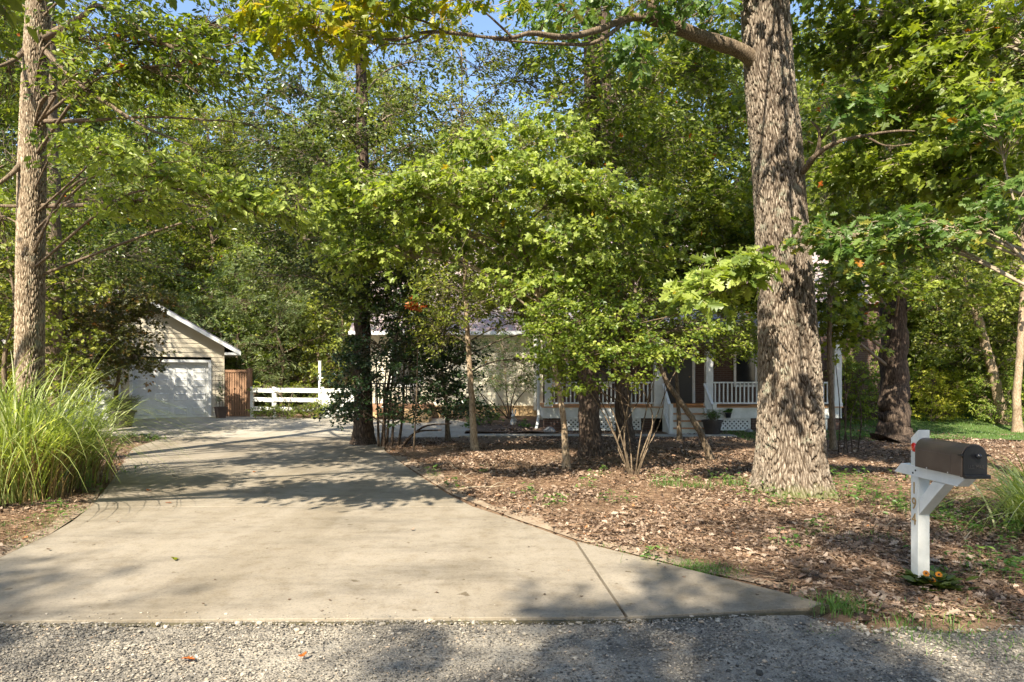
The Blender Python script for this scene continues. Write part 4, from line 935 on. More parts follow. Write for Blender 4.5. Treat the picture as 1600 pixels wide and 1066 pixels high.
def railing(a,b,y=PY+.06,z=DZ):
    m=MB(); m.box(a,b,y-.045,y+.045,z+.72,z+.765); r_=m.build('railing','white',hs); m=MB(); m.box(a,b,y-.03,y+.03,z+.08,z+.13); m.build('bottom_rail','white',r_)
    n=int((b-a)/.125); 
    for k in range(n):
        xx=a+(k+.5)*(b-a)/n; m=MB(); m.box(xx-.019,xx+.019,y-.019,y+.019,z+.131,z+.719); m.build('baluster','white',r_)
posts=[1.13,4.52,6.12,10.1]
for x_ in posts:
    m=MB(); m.box(x_-.11,x_+.11,PY+.01,PY+.21,DZ,3.02); m.box(x_-.13,x_+.13,PY-.005,PY+.225,DZ+.001,DZ+.12); m.build('porch_post','white',hs)
railing(1.25,4.4); railing(6.24,9.98)
m=MB(); m.box(.9,10.3,PY-.05,PY+.25,3.021,3.25); m.build('porch_beam','white',hs)
m=MB(); m.box(1.1,10.2,PY+.26,PW-.01,3.2,3.24); m.build('porch_ceiling','white_old',hs)
m=MB(); roof_slab(m,(.75,19.4,3.30),(10.5,19.4,3.30),(10.5,22.34,4.36),(.75,22.34,4.36),.05); m.build('porch_roof','shingle_grey',hs)
m=MB(); m.box(.75,10.5,19.30,19.395,3.20,3.31); m.build('porch_gutter','white',hs)
# steps
st=MB(); tr_=[]
sx0,sx1=4.72,5.92; nst=4; rise=DZ/nst
steps=MB(); steps.box(sx0,sx1,18.95,PY-.001,0,.001)
sr=MB(); 
for k in range(nst-0):
    zt=DZ-rise*k if k else None
for k in range(1,nst):
    yb=PY-.28*k; sr.box(sx0,sx1,yb,yb+.03,DZ-rise*(k+1),DZ-rise*k-.03)
sr.box(sx0,sx1,PY-.03,PY-.001,DZ-rise,DZ-.034)
so=sr.build('steps','white_old',hs)
for k in range(1,nst):
    yb=PY-.28*k; m=MB(); m.box(sx0-.02,sx1+.02,yb-.03,yb+.28,DZ-rise*k-.029,DZ-rise*k); m.build('tread','deck',so)
for xs_ in (sx0-.07,sx1+.01):
    m=MB(); m.prism([(PY-.001,DZ-.04),(PY-.9,.08),(PY-.9,-.05),(PY-.001,-.05)],.06,'x',xs_); m.build('stringer','white_old',so)
    m=MB(); m.box(xs_-.02,xs_+.09,PY-.98,PY-.87,-.02,.92); m.build('newel_post','white',so)
    m=MB(); roof_slab(m,(xs_-.01,PY-.86,.86),(xs_+.07,PY-.86,.86),(xs_+.07,PY,1.52),(xs_-.01,PY,1.52),.06)
    roof_slab(m,(xs_+.01,PY-.86,.30),(xs_+.05,PY-.86,.30),(xs_+.05,PY,.94),(xs_+.01,PY,.94),.06)
    for k in range(7):
        yk=PY-.80+k*.115; zk=.86+(yk-PY+.86)/.86*.66; m.box(xs_+.012,xs_+.048,yk,yk+.035,zk-.62,zk-.05)
    m.build('handrail','white',so)
# small side deck seen through the holly
m=MB(); m.box(-5.3,-3.0,23.2,LW-.03,.62,.72); m.box(-5.3,-3.0,23.15,23.19,.45,.73); m.build('side_deck','wood_red',hs)
m=MB(); m.box(-5.3,-3.4,23.22,23.28,1.45,1.51)
for k in range(14): m.box(-5.25+k*.14,-5.21+k*.14,23.23,23.27,.721,1.449)
m.build('side_railing','black',hs)
for k in range(3): m=MB(); m.box(-3.9,-2.9,22.3+.28*k,22.3+.28*(k+1),GZ-.05,GZ+.14*(k+1)); m.build('side_step','tan_base',hs)

# ------------------------------------------------------------------ pots, statue, rock
def pot(px,py,Yc,r,h,label,mat,kind,lk,nl,fh,fr,square=False):
    x=(px-CX)/F*Yc; zb=float(gz(x,Yc))+.03
    e=thing('flower_pot',label,'plant pot',(x,Yc,zb))
    m=MB(); m.lathe([(.0,0),(r*.68,0),(r*.92,h*.86),(r*1.04,h*.86),(r*1.04,h),(r*.9,h),(r*.88,h*.9),(0,h*.9)],(x,Yc,zb),4 if square else 24,cap=False); m.build('pot',mat,e)
    pe=thing('potted_plant',lk[1],'plant',(x,Yc,zb+h*.9))
    m=MB(); tm=MB(); n=nl//6; a=rg.random(n)*6.283; rr=fr*np.sqrt(rg.random(n)); b0=np.stack([x+0*a,Yc+0*a,zb+h*.9+0*a],-1)+rg.normal(0,r*.3,(n,3))*[1,1,0]
    b1=np.stack([x+rr*np.cos(a),Yc+rr*np.sin(a),zb+h+fh*(.3+.7*rg.random(n))],-1); add_sticks(tm,b0,b1,.005,.003,3,rng=rg)
    for k in range(6):
        t=.4+.6*rg.random((n,1)); p=b0+(b1-b0)*t; a2=rg.random(n)*6.283
        add_leaves(m,kind,p,np.stack([np.cos(a2),np.sin(a2),.2+0*a2],-1),np.stack([rg.normal(0,.4,n),rg.normal(0,.4,n),np.ones(n)],-1),.07+.05*rg.random(n),np.clip(rg.normal(.45,.2,n),0,1))
    tm.build('stems','twig',pe); m.build('leaves',lk[0],pe)
pot(345,655,24.2,.27,.42,'brown tapered pot standing by the garage corner beside the wooden gate','pot_brown','round',('weed','thin vine climbing a wire frame in the pot by the garage corner'),90,1.3,.2,True)
x=(345-CX)/F*24.2; tz=GZ+.42
e=thing('wire_trellis','thin dark wire trellis standing in the brown pot by the garage','trellis',(x,24.2,tz))
m=MB()
for k in range(4): m.tube([(x-.18+.12*k,24.2,tz),(x-.2+.13*k,24.2,tz+1.25)],[.008]*2,5)
for k in range(4): m.tube([(x-.2,24.19,tz+.25+.3*k),(x+.2,24.19,tz+.25+.3*k)],[.006]*2,5)
m.build('wire_grid','black',e)
pot(190,668,20.8,.42,.55,'large dark pot holding a bush at the foot of the small reddish tree','pot','narrow',('oakleaf','fine-leaved bush growing in the large dark pot by the drive'),1400,.55,.6)
pot(1113,668,18.75,.30,.42,'big dark round pot on the slab right of the porch steps','pot','narrow',('weed','spiky green plant in the big pot by the porch steps'),400,.35,.3)
pot(1138,640,19.72,.1,.15,'little black pot perched against the white porch board','black','round',('weed','small green plant in the little pot on the porch edge'),90,.12,.12)
for o in list(bpy.data.objects):
    if o.get('label','').startswith(('little black pot','small green plant in the little')): o.location.z=.46+(.135 if o.name.startswith('potted') else 0)
# (children follow)
sx_,sy_=(803-CX)/F*21.2,21.2; sz0=float(gz(sx_,sy_))+.04
e=thing('rabbit_statue','small pale stone rabbit statue in the mulch bed by the house','statue',(sx_,sy_,sz0))
m=MB(); m.lathe([(0,0),(.11,.02),(.13,.10),(.10,.20),(.06,.27),(.0,.30)],(sx_,sy_,sz0),16,cap=False); m.lathe([(0,.24),(.05,.25),(.075,.31),(.055,.37),(0,.39)],(sx_-.02,sy_-.04,sz0),14,cap=False)
for s in (-1,1): m.tube([(sx_+s*.03,sy_-.02,sz0+.36),(sx_+s*.045,sy_,sz0+.45),(sx_+s*.05,sy_+.02,sz0+.54)],[.018,.026,.008],8)
m.lathe([(0,0),(.04,.02),(.035,.06),(0,.07)],(sx_-.07,sy_-.1,sz0),10,cap=False); m.build('body','statue',e,smooth=True)
def rock(px,Yc,s,label,mat='rock'):
    x=(px-CX)/F*Yc; bm=bmesh.new(); bmesh.ops.create_icosphere(bm,subdivisions=3,radius=s)
    for v in bm.verts:
        n_=math.sin(v.co.x*9/s*.3+1)*math.cos(v.co.y*8/s*.3)+.5*math.sin(v.co.z*17/s*.3+2); v.co*=1+.12*n_; v.co.z*=.6
    me=bpy.data.meshes.new('garden_rock'); bm.to_mesh(me); bm.free(); me.materials.append(M[mat]); o=bpy.data.objects.new('garden_rock',me); COL.objects.link(o); o.location=(x,Yc,float(gz(x,Yc))+s*.35); tag(o,label,'rock')
rock(858,19.3,.2,'grey rock at the porch corner below the downspout'); rock(1170,19.4,.13,'small rock under the lattice left of the big oak')

# ------------------------------------------------------------------ sun
AZ,EL=R(22),R(43)   # sun behind the camera, 22 deg to its left
# ------------------------------------------------------------------ the big oaks with modelled bark
def big_tree(name,label,pts,Ys,r,seg,nz,cellw,cellh,depth,flare,mat,seed,lumps=()):
    p=[P(x,y,Yq) for (x,y),Yq in zip(pts,Ys)]; p[0][2]=float(ghz(p[0][0],p[0][1]))-.1
    path=smooth_path(p,nz); s=np.linspace(0,len(r)-1,len(path)); rads=np.interp(s,np.arange(len(r)),r)
    e=thing(name,label,'tree',(p[0][0],p[0][1],0)); m=MB(); bark_trunk(m,path,rads,seg,cellw,cellh,depth,flare,seed,lumps)
    m.build('trunk',mat,e,smooth=True,attr=True); return e,path,rads
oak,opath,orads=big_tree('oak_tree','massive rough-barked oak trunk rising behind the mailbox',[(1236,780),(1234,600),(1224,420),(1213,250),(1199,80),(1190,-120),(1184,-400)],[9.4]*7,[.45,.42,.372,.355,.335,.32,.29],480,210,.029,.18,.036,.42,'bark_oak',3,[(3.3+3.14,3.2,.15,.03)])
rg=np.random.default_rng(5)
lm,tm=MB(),MB()
def limb(pts,r0,r1,seg=8,k=6,jit=.05):
    p=smooth_path([P(a,b,c) for a,b,c in pts],k); tm.tube(p,np.linspace(r0,r1,len(p))**1,seg,jit=jit,rng=rg); return p
# long limb to the left, forking
limb([(1205,140,9.4),(1180,98,9.3),(1150,76,9.2),(1100,60,9.0),(1045,38,8.7),(1012,28,8.4)],.125,.075,12)
limb([(1020,30,8.4),(985,28,8.2),(930,48,7.8),(880,58,7.4),(830,52,7.1),(790,60,6.9),(700,52,6.6)],.055,.012)
limb([(985,28,8.2),(930,66,7.8),(860,68,7.5),(770,62,7.2)],.03,.010)
limb([(800,58,6.9),(770,30,6.8),(735,0,6.7)],.015,.008); limb([(740,55,6.7),(670,50,6.5),(620,62,6.4),(575,58,6.3),(500,52,6.2)],.02,.007)
limb([(680,50,6.5),(640,68,6.4),(600,70,6.3),(570,92,6.3)],.012,.004); limb([(700,52,6.6),(650,30,6.5),(560,20,6.3),(450,10,6.2)],.015,.005)
limb([(1040,38,8.7),(1020,10,8.6),(1005,-60,8.5),(1000,-200,8.4)],.09,.05)
limb([(1255,268,9.1),(1265,255,8.9),(1278,235,8.8),(1280,205,8.7),(1268,190,8.7)],.05,.012)
limb([(1262,255,8.9),(1285,235,8.7),(1310,222,8.5),(1350,212,8.3),(1400,205,8.1),(1430,205,8.0)],.04,.008); limb([(1350,212,8.3),(1385,228,8.2),(1425,225,8.1)],.015,.006); limb([(1278,225,8.8),(1295,200,8.7),(1305,190,8.7)],.02,.012)
limb([(1190,445,9.0),(1140,430,8.7),(1110,420,8.5)],.02,.008); limb([(1150,440,8.6),(1090,468,8.4),(1060,490,8.3),(1000,505,8.2)],.012,.004); limb([(1100,455,8.4),(1060,480,8.35),(1010,520,8.3)],.008,.003)
limb([(1180,-150,9.4),(1050,-300,8.5)],.12,.05); limb([(1200,-200,9.4),(1300,-420,10)],.12,.05); limb([(1190,-350,9.4),(1100,-600,9.4)],.2,.06)
def leafmass(lmx,tmx,lst,kind,size,per,L,path,rads,seed,**kw):
    ms=[(P(a,b,y),(rx/F*y,ry,rz/F*y),n) for a,b,y,rx,rz,ry,n in lst]
    foliage(lmx,tmx,ms,path,rads,kind,size,per,L,np.random.default_rng(seed),**kw)
leafmass(lm,tm,[ (1000,85,8.0,40,25,.5,16),(1040,20,8.4,60,30,.6,26),(950,10,8.0,60,20,.7,20),(1090,20,8.8,50,20,.6,14),(885,15,7.6,60,25,.6,18),(1110,-60,9,200,60,1.2,60),
 (1300,165,8.6,30,18,.4,9),(1345,170,8.4,40,16,.4,12)],'oak',.15,9,.38,opath,orads,11,tiltr=.5,droop=.55,limbs=False)
# crown above the frame (casts the dapple)
leafmass(lm,tm,[(1180,-520,8.5,260,120,2.2,130),(1000,-380,8,160,90,1.6,70),(1380,-420,9.5,180,110,1.8,90),(1150,-750,9.5,280,130,2.4,120)],'oak',.16,14,.6,opath,orads,12,tiltr=.6,droop=.4,limb_r=.06)
foliage(lm,tm,[((2.6,5.3,5.25),(.55,.25,.3),8),((3.3,7.2,7.0),(.7,.4,.4),16),((2.2,6.2,6.6),(.6,.4,.3),10)],opath,orads,'oak',.17,12,.5,np.random.default_rng(18),tiltr=.6,droop=.4,limb_r=.02,rise=-1.3)
hw_=[((-2.2,8.9,9.6),(1.6,1.0,.6),34),((.6,9.2,9.4),(1.6,1.0,.6),30),((4,7.2,10.2),(1.6,1.3,.8),50),((-1,9,13),(1.8,1.5,1),60),((3,9.5,13.5),(1.8,1.5,1),60),((7,8.5,12),(1.8,1.6,1),60)]
foliage(lm,tm,hw_,opath,orads,'oak',.17,14,.7,np.random.default_rng(17),tiltr=.6,droop=.4,limb_r=.07,rise=-.05,dens=2.2)
tm.build('branches','bark_mid',oak,smooth=True); lm.build('crown','oakleaf',oak)
lm2,tm2=MB(),MB()
lm3=MB()
leafmass(lm3,tm2,[(1130,440,8.5,60,24,.3,26),(1080,462,8.3,35,18,.3,12),(1170,425,8.5,32,20,.25,13),(1205,415,8.35,28,10,.15,6),(1150,410,8.5,40,14,.25,9)],'oak',.19,8,.36,opath,orads,11,tiltr=.45,droop=.55,limbs=False)
lm3.build('pale_foliage','maple_bright',oak)
leafmass(lm2,tm2,[(425,22,6.2,40,22,.5,17),(490,38,6.2,45,26,.5,20),(545,25,6.3,40,26,.5,17),(600,25,6.4,45,26,.5,19),(655,10,6.5,35,20,.5,12),(570,62,6.25,34,14,.3,8),(520,-50,6.3,140,40,.8,34),(710,0,6.6,60,14,.5,12),(790,0,6.8,40,12,.5,5)],'oak',.135,10,.33,opath,orads,13,tiltr=.55,droop=.6,limbs=False)
tm2.build('twigs','twig_pale',oak,smooth=True); lm2.build('yellow_foliage','yellow',oak)

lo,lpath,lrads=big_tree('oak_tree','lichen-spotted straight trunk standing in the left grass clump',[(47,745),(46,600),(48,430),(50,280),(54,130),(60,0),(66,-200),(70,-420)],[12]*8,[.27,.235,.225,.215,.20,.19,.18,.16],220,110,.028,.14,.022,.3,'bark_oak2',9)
rg=np.random.default_rng(6); lm,tm=MB(),MB()
limb([(68,60,12),(95,45,11.6),(130,25,11.2),(160,10,10.8),(260,70,10),(340,95,9.6)],.07,.015); limb([(66,75,12),(110,120,11.4),(165,160,10.8),(230,200,10.2),(300,228,9.8)],.055,.012)
limb([(66,190,12),(140,188,11.5),(240,183,11),(360,190,10.5)],.045,.010); limb([(66,322,12),(140,320,11.3),(220,312,10.6),(330,325,10)],.05,.012); limb([(46,70,12),(20,95,11.6),(-20,110,11)],.05,.02)
limb([(44,240,12),(20,270,11.7),(-20,300,11.4)],.06,.02); limb([(44,322,12),(10,322,12),(-40,318,12)],.04,.02); limb([(130,25,11.2),(190,90,10.8),(260,120,10.4),(400,180,10)],.02,.006); limb([(260,70,10),(330,75,9.8),(400,60,9.5)],.015,.005)
for k in range(16):
    x0,y0=350+rg.normal(0,60),150+rg.normal(0,35); limb([(x0,y0,10.2),(x0+40+rg.normal(0,20),y0+rg.normal(0,25),10.1),(x0+80+rg.normal(0,25),y0+20+rg.normal(0,40),10)],.008,.002,5)
leafmass(lm,tm,[(150,235,9.6,70,22,.5,30),(230,258,9.4,70,25,.5,34),(300,285,9.3,70,28,.5,34),(370,315,9.3,60,26,.5,30),(440,330,9.4,50,26,.5,26),(130,215,10,35,18,.5,12),(200,320,9.8,80,20,.6,22)],'oval',.12,15,.5,lpath,lrads,21,tiltr=.45,droop=.5,limb_r=.008,tbias=.1,rise=.08,dens=1.3)
lm.build('lower_foliage','maple_bright',lo); lm=MB()
leafmass(lm,tm,[(180,60,11,80,50,1,60),(280,60,10.5,90,40,1,60),(330,100,10,70,30,.8,36),(380,30,10,60,40,.8,36),(10,120,12.9,50,60,.5,40),(-10,30,12.8,60,40,.5,30),(130,140,11,45,40,.8,30),(230,120,11,60,40,.8,36),(0,350,12.8,40,60,.5,30),(200,-60,11,160,60,1.4,80)],'oval',.12,15,.5,lpath,lrads,22,tiltr=.5,droop=.4,limb_r=.018,rise=.15,dens=1.4)
leafmass(lm,tm,[(-60,-420,11,330,130,3,170),(150,-330,9,200,80,2.2,80),(60,-700,11,350,150,3.2,170),(-200,-200,11,160,120,2.4,100)],'oval',.15,16,.65,lpath,lrads,23,dens=.45,tiltr=.6,droop=.4,limb_r=.06)
lm.build('crown','maple',lo); tm.build('branches','bark_mid',lo,smooth=True)

# ------------------------------------------------------------------ trees of the yard
T=tree
UG='understory trees of the front yard'
T('maple_tree','slim pale leaning trunk with bright maple sprays, left of the thick dark trunk','tree',[(886,737),(880,650),(866,570),(850,500),(832,430),(812,370),(800,320),(792,270),(788,240)],11.7,.065,.008,
  [(555,285,10.6,55,25,.6,26),(615,310,10.6,70,30,.7,40),(560,395,10.9,45,25,.5,24),(620,385,11,60,28,.6,34),(690,290,10.9,70,32,.7,44),(700,360,11.2,60,30,.7,34),(770,300,11,70,35,.8,46),(850,275,10.9,70,35,.8,46),(920,300,10.8,70,35,.8,46),(980,330,11,50,30,.7,30),(800,370,11.6,60,35,.7,34),(880,370,11,60,30,.7,32),(760,235,11.3,70,30,.8,34),(860,215,11.3,70,30,.8,34),(540,330,10.8,40,22,.5,18),(850,435,11.3,45,28,.6,24),(925,415,11.2,50,28,.6,26),(1000,400,11.2,45,28,.6,20),(790,440,11.5,35,26,.5,14)],
  'maple',.105,16,.5,'maple_bright',bark='bark_pale',twig='twig_pale',seed=31,group=UG,limb_r=.014,tiltr=.5,droop=.5)
T('sapling_tree','very thin straight pale trunk between the drive and the house wall','tree',[(742,706),(738,640),(733,560),(728,470),(725,380),(724,280),(722,180),(721,80),(720,-20)],14.4,.085,.006,
  [(800,90,14,60,50,.8,40),(850,120,14,50,50,.8,34),(760,160,14,60,30,.8,30),(700,450,14,50,40,.7,34),(745,480,13.6,45,35,.6,30),(690,520,14.3,40,30,.6,22),(720,180,14,60,50,.8,26),(750,100,14,60,50,.8,26),(690,60,14,60,50,.8,24),(735,330,14.2,60,50,.8,30),(700,400,14.6,60,40,.9,50),(770,420,14.4,60,40,.9,50),(790,480,14.0,45,30,.8,34),(690,500,14.8,40,40,.8,34),(660,370,14.8,50,40,.8,40)],
  'oval',.085,16,.5,'mid',bark='bark_pale',seed=32,group=UG,limb_r=.012)
T('shade_tree','tall dark trunk rising from the small-leaved bush between the drive and the house','tree',[(568,702),(567,640),(566,560),(567,450),(566,340),(566,220),(565,110),(566,0),(566,-120)],16.2,.26,.10,
  [(480,150,15.5,90,50,1.2,46),(640,170,15.5,80,50,1.2,40),(430,230,15.5,80,45,1.2,40),(500,260,15,90,45,1.2,50),(620,240,15.5,80,40,1.2,38),(400,320,15.5,70,40,1.2,36),(460,370,15.5,80,45,1.2,46),(520,420,15.5,70,45,1.2,46),(600,440,15.6,70,40,1,38),(430,430,16,60,35,1,26),(660,90,15.5,70,50,1.3,30),(500,60,15.5,90,50,1.3,40),(560,340,15,60,40,1,36),(560,400,14.9,50,35,.6,40),(575,330,14.8,50,35,.6,36),(555,470,15,45,35,.6,34),(540,200,15,50,40,.7,30),(560,-60,16,300,90,3,160),(420,-200,15,300,120,3,170)],
  'oval',.12,20,.7,'dark',bark='bark_dark',seed=33,limb_r=.035,tiltr=.5)
T('holly_tree','many-stemmed dark evergreen bush with small glossy leaves before the house window','shrub',[(598,690),(602,640),(610,580),(620,520),(628,470)],15.6,.05,.02,
  [(610,470,15.6,55,45,.8,60),(660,520,15.6,55,45,.8,60),(600,550,15.4,60,40,.8,60),(650,590,15.4,60,35,.8,50),(700,560,15.5,45,40,.7,40),(690,620,15.3,50,28,.7,36),(720,640,15.2,40,22,.5,20),(560,590,15.4,35,40,.6,34),(545,640,15.2,25,22,.5,20),(620,640,15.2,40,30,.6,16),(640,430,15.8,60,30,.8,40)],
  'round',.068,30,.5,'holly',bark='bark_dark',twig='twig',seed=34,dens=1.7,limb_r=.018,tiltr=.7,droop=.1,flat=.5)
def extra_stems(label,stems,Yq,r,bark='bark_dark'):
    x0=(stems[0][0][0]-CX)/F*Yq; e=thing('bare_shrub',label,'shrub',(x0,Yq,0)); m=MB()
    for st_ in stems:
        p=[P(a,b,Yq+rg.normal(0,.15)) for a,b in st_]; p[0][2]=float(ghz(p[0][0],p[0][1]))-.03; m.tube(smooth_path(p,5),np.linspace(r,r*.4,len(smooth_path(p,5))),7,jit=.05,rng=rg)
    m.build('stems',bark,e,smooth=True)
extra_stems('cluster of dark upright stems just right of the tall shaded trunk',[[(592,694),(590,640),(588,560)],[(601,695),(600,640),(604,560)],[(604,694),(610,620),(622,520)],[(622,692),(630,640),(632,560),(640,500)],[(612,694),(614,650),(606,600)],[(625,692),(660,668),(705,662)],[(622,692),(650,676),(690,672)]],15.5,.035)
T('pine_tree','thick dark straight trunk in the middle of the yard before the porch','tree',[(925,722),(921,660),(920,580),(921,480),(920,380),(922,260),(925,140),(926,20),(926,-150)],13.2,.235,.16,
  [(900,150,12.8,70,50,1,36),(960,110,12.8,60,45,1,34),(880,80,13,60,50,1,34),(960,190,12.6,60,35,.9,34),(1000,140,12.8,55,45,.9,34),(930,240,12.6,60,30,.8,32),(1010,230,12.8,60,40,.9,36),(850,440,13,60,35,.8,50),(900,390,13.2,60,35,.8,50),(970,400,13.6,60,30,.8,44),(840,380,13.4,50,30,.8,36),(960,-80,13,260,80,2.4,130)],
  'oval',.12,16,.6,'maple',bark='bark_dark',seed=35,limb_r=.03)
T('poplar_tree','second dark trunk just right of the thick one, in front of the porch lattice','tree',[(978,698),(974,640),(972,560),(970,460),(965,360),(955,250),(948,140),(945,20)],16.2,.22,.12,
  [(1050,120,15,80,50,1.2,46),(1120,200,15,70,50,1.2,46),(1050,240,14.5,80,50,1.2,52),(1120,310,14.5,60,50,1.1,44),(1040,350,14.5,70,45,1.1,46),(1110,390,15,60,35,1,36),(960,400,15.5,60,30,1,26),(1030,420,15,60,25,.9,24),(1100,90,15,60,40,1.2,30),(1060,450,15.5,60,28,1,44),(1130,460,15.4,55,28,1,44),(1000,460,15.5,60,28,1,40),(1160,410,15.2,40,35,1,36),(1150,350,15,50,40,1,36)],
  'maple',.13,16,.65,'maple',bark='bark_dark',seed=36,limb_r=.035)
T('leaning_tree','crooked thin trunk leaning left across the porch steps','tree',[(1112,735),(1106,705),(1092,672),(1072,640),(1045,602),(1030,570),(1015,530),(1000,480),(985,420)],12.8,.085,.02,
  [(1140,500,13,50,22,.6,26),(1120,540,13,45,25,.6,26),(1160,530,13,30,30,.5,22),(960,440,13,70,30,.8,34),(1010,470,13,50,30,.7,28),(1080,510,12.8,50,25,.6,34),(900,410,13,60,30,.8,30)],
  'oval',.075,18,.45,'maple',bark='bark_mid',seed=37,group=UG,limb_r=.014)
# bright multi-stemmed bush
e=thing('flowering_bush','bright green bush on many bare tan stems in front of the porch','shrub',G(990,745)+(0,))
tm,lm=MB(),MB(); rg=np.random.default_rng(8)
stems=[[(985,748),(968,700),(945,650),(915,600),(890,560),(870,520)],[(988,748),(984,690),(972,630),(960,580),(955,520)],[(992,748),(1000,690),(1010,640),(1020,590),(1050,540)],[(990,748),(1006,700),(1030,640),(1050,590),(1085,540)],[(984,748),(968,700),(950,650),(930,610),(900,560)],[(995,748),(1010,705),(1034,650),(1040,580)],[(986,748),(975,670),(990,600),(1000,540)],[(990,748),(965,690),(1000,620),(1010,560)],[(985,748),(975,690),(982,620),(965,560)],[(993,748),(998,700),(1012,630),(1030,570)],[(988,748),(960,650),(930,590),(925,540)],[(992,748),(1020,660),(1000,600),(985,560)]]
for st_ in stems:
    yb=10.95; p=[P(a,b,yb+rg.normal(0,.12)*(i_>0)) for i_,(a,b) in enumerate(st_)]; p[0][2]=-.03; sp_=smooth_path(p,5); tm.tube(sp_,np.linspace(.014,.004,len(sp_)),6,jit=.06,rng=rg)
bp_=smooth_path([P(990,745,10.95),P(988,650,10.95),P(985,540,10.9),P(985,470,10.9)],8)
leafmass(lm,tm,[(880,480,10.7,50,22,.5,44),(860,520,10.6,40,25,.5,40),(920,510,10.5,50,28,.6,50),(970,500,10.6,50,28,.6,46),(1010,540,10.5,50,28,.6,44),(1040,550,10.6,35,20,.5,22),(960,555,10.3,55,22,.5,38),(900,555,10.4,50,22,.5,34),(1085,515,10.8,40,18,.5,18),(860,560,10.6,25,18,.4,14),(985,590,10.5,40,14,.4,12),(930,600,10.5,40,20,.4,12),(890,600,10.6,30,18,.35,10),(950,440,10.8,50,22,.6,26),(1020,480,10.8,50,26,.6,30),(930,465,10.8,50,20,.5,30)],'round',.062,20,.34,bp_,np.full(len(bp_),.02),81,dens=1.15,tiltr=.6,droop=.2,limb_r=.008,tr=.0025)
tm.build('stems','bark_mid',e,smooth=True); lm.build('leaves','lime',e)
T('garden_shrub','vase-shaped shrub fanning out against the cream house wall','shrub',[(796,655),(795,645),(793,630),(790,600)],23.2,.04,.02,
  [(790,560,23.2,40,25,.6,46),(760,590,23.1,35,22,.6,36),(830,585,23,25,25,.6,30),(800,600,23,30,15,.5,22),(785,535,23.3,35,15,.5,26)],'narrow',.10,22,.5,'oakleaf',bark='bark_dark',seed=39,limb_r=.022,limbs=True)
extra_stems('bare dark stems fanning from the base of the wall shrub',[[(796,656),(780,640),(748,612)],[(796,656),(786,630),(765,595)],[(797,656),(800,625),(812,590)],[(797,656),(805,630),(830,600)],[(796,656),(775,648),(740,600)]],23.2,.03)
T('dark_oak_tree','broad dark oak trunk on the lawn behind the mailbox','tree',[(1398,694),(1397,650),(1397,590),(1396,500),(1394,400),(1392,280),(1390,150),(1390,0),(1390,-150)],17,.40,.22,
  [(1340,330,15.5,70,35,1.1,40),(1420,300,15.5,80,40,1.2,46),(1330,420,15,60,35,1,36),(1310,480,15,50,30,.9,30),(1440,400,15.5,60,35,1,34),(1500,340,16,70,45,1.2,40),(1350,230,15.5,70,45,1.2,40),(1440,200,15.5,80,50,1.3,46),(1340,520,15.2,50,22,.8,24),(1400,450,15,60,25,.9,30),(1520,450,16,60,30,1,26),(1330,120,16,60,50,1.2,36),(1550,240,16,60,60,1.2,36),(1450,-80,16,260,90,3,130)],
  'maple',.13,16,.65,'maple',bark='bark_dark',seed=40,limb_r=.04)
T('dogwood_tree','small-leaved tree screening the house between the shaded trunk and the thick dark trunk','tree',[(700,700),(698,640),(690,560),(700,480),(705,400)],17.2,.07,.02,
  [(650,420,17,55,35,.9,50),(700,460,17,55,35,.9,50),(760,440,16.8,55,35,.9,50),(820,470,16.6,50,30,.9,44),(640,480,17,45,30,.8,36),(720,400,17,60,30,.9,46),(800,410,16.8,55,30,.9,44),(850,500,16.6,35,25,.7,26),(760,350,17,60,30,.9,40),(680,350,17,60,30,.9,40),(870,440,16.6,40,30,.8,34),(850,560,16.4,25,30,.6,22),(660,540,17,40,30,.8,26),(880,520,16.4,30,25,.6,20)],'round',.10,20,.55,'mid',bark='bark_mid',seed=70,group=UG,limb_r=.018)
T('dogwood_tree','small-leaved tree before the porch roof, between the two dark trunks and the massive oak','tree',[(1062,700),(1060,640),(1055,560),(1050,480),(1045,400)],16.6,.07,.02,
  [(1000,420,16,55,32,.9,46),(1060,430,16,55,30,.9,46),(1120,440,16,50,30,.9,44),(1160,470,15.6,35,30,.8,34),(1000,500,16,45,25,.8,30),(1050,520,16,40,18,.7,20),(1150,530,15.6,40,22,.7,28),(1040,370,16,60,30,.9,40),(1120,370,16,60,30,.9,40),(950,460,16.2,45,30,.8,34),(1170,400,15.8,35,30,.8,26)],'round',.10,20,.55,'maple',bark='bark_mid',seed=71,group=UG,limb_r=.018)
# right-hand maple: trunk stands just outside the frame
T('maple_tree','large-leaved maple whose limbs reach in from the right frame edge','tree',[(1705,900),(1700,760),(1690,600),(1680,420),(1668,240),(1655,60),(1650,-150)],8.6,.16,.09,
  [(1400,170,9.2,60,40,.7,34),(1470,130,8.8,70,40,.8,40),(1550,170,8.4,60,40,.7,36),(1350,260,9.6,60,35,.7,30),(1440,260,9.0,70,35,.8,38),(1530,290,8.6,60,35,.7,34),(1580,220,8.2,40,35,.6,24),(1380,60,9.4,70,45,.9,38),(1460,30,9.0,70,40,.9,38),(1550,60,8.5,60,45,.8,34),(1320,350,9.8,50,25,.6,22),(1310,50,9.9,50,50,.8,26),(1300,-60,9.4,120,50,1.2,40),(1500,-80,9,150,60,1.4,60)],
  'maple',.125,13,.5,'maple',bark='bark_mid',twig='twig_pale',seed=41,group=UG,limb_r=.02,tiltr=.5,droop=.45)
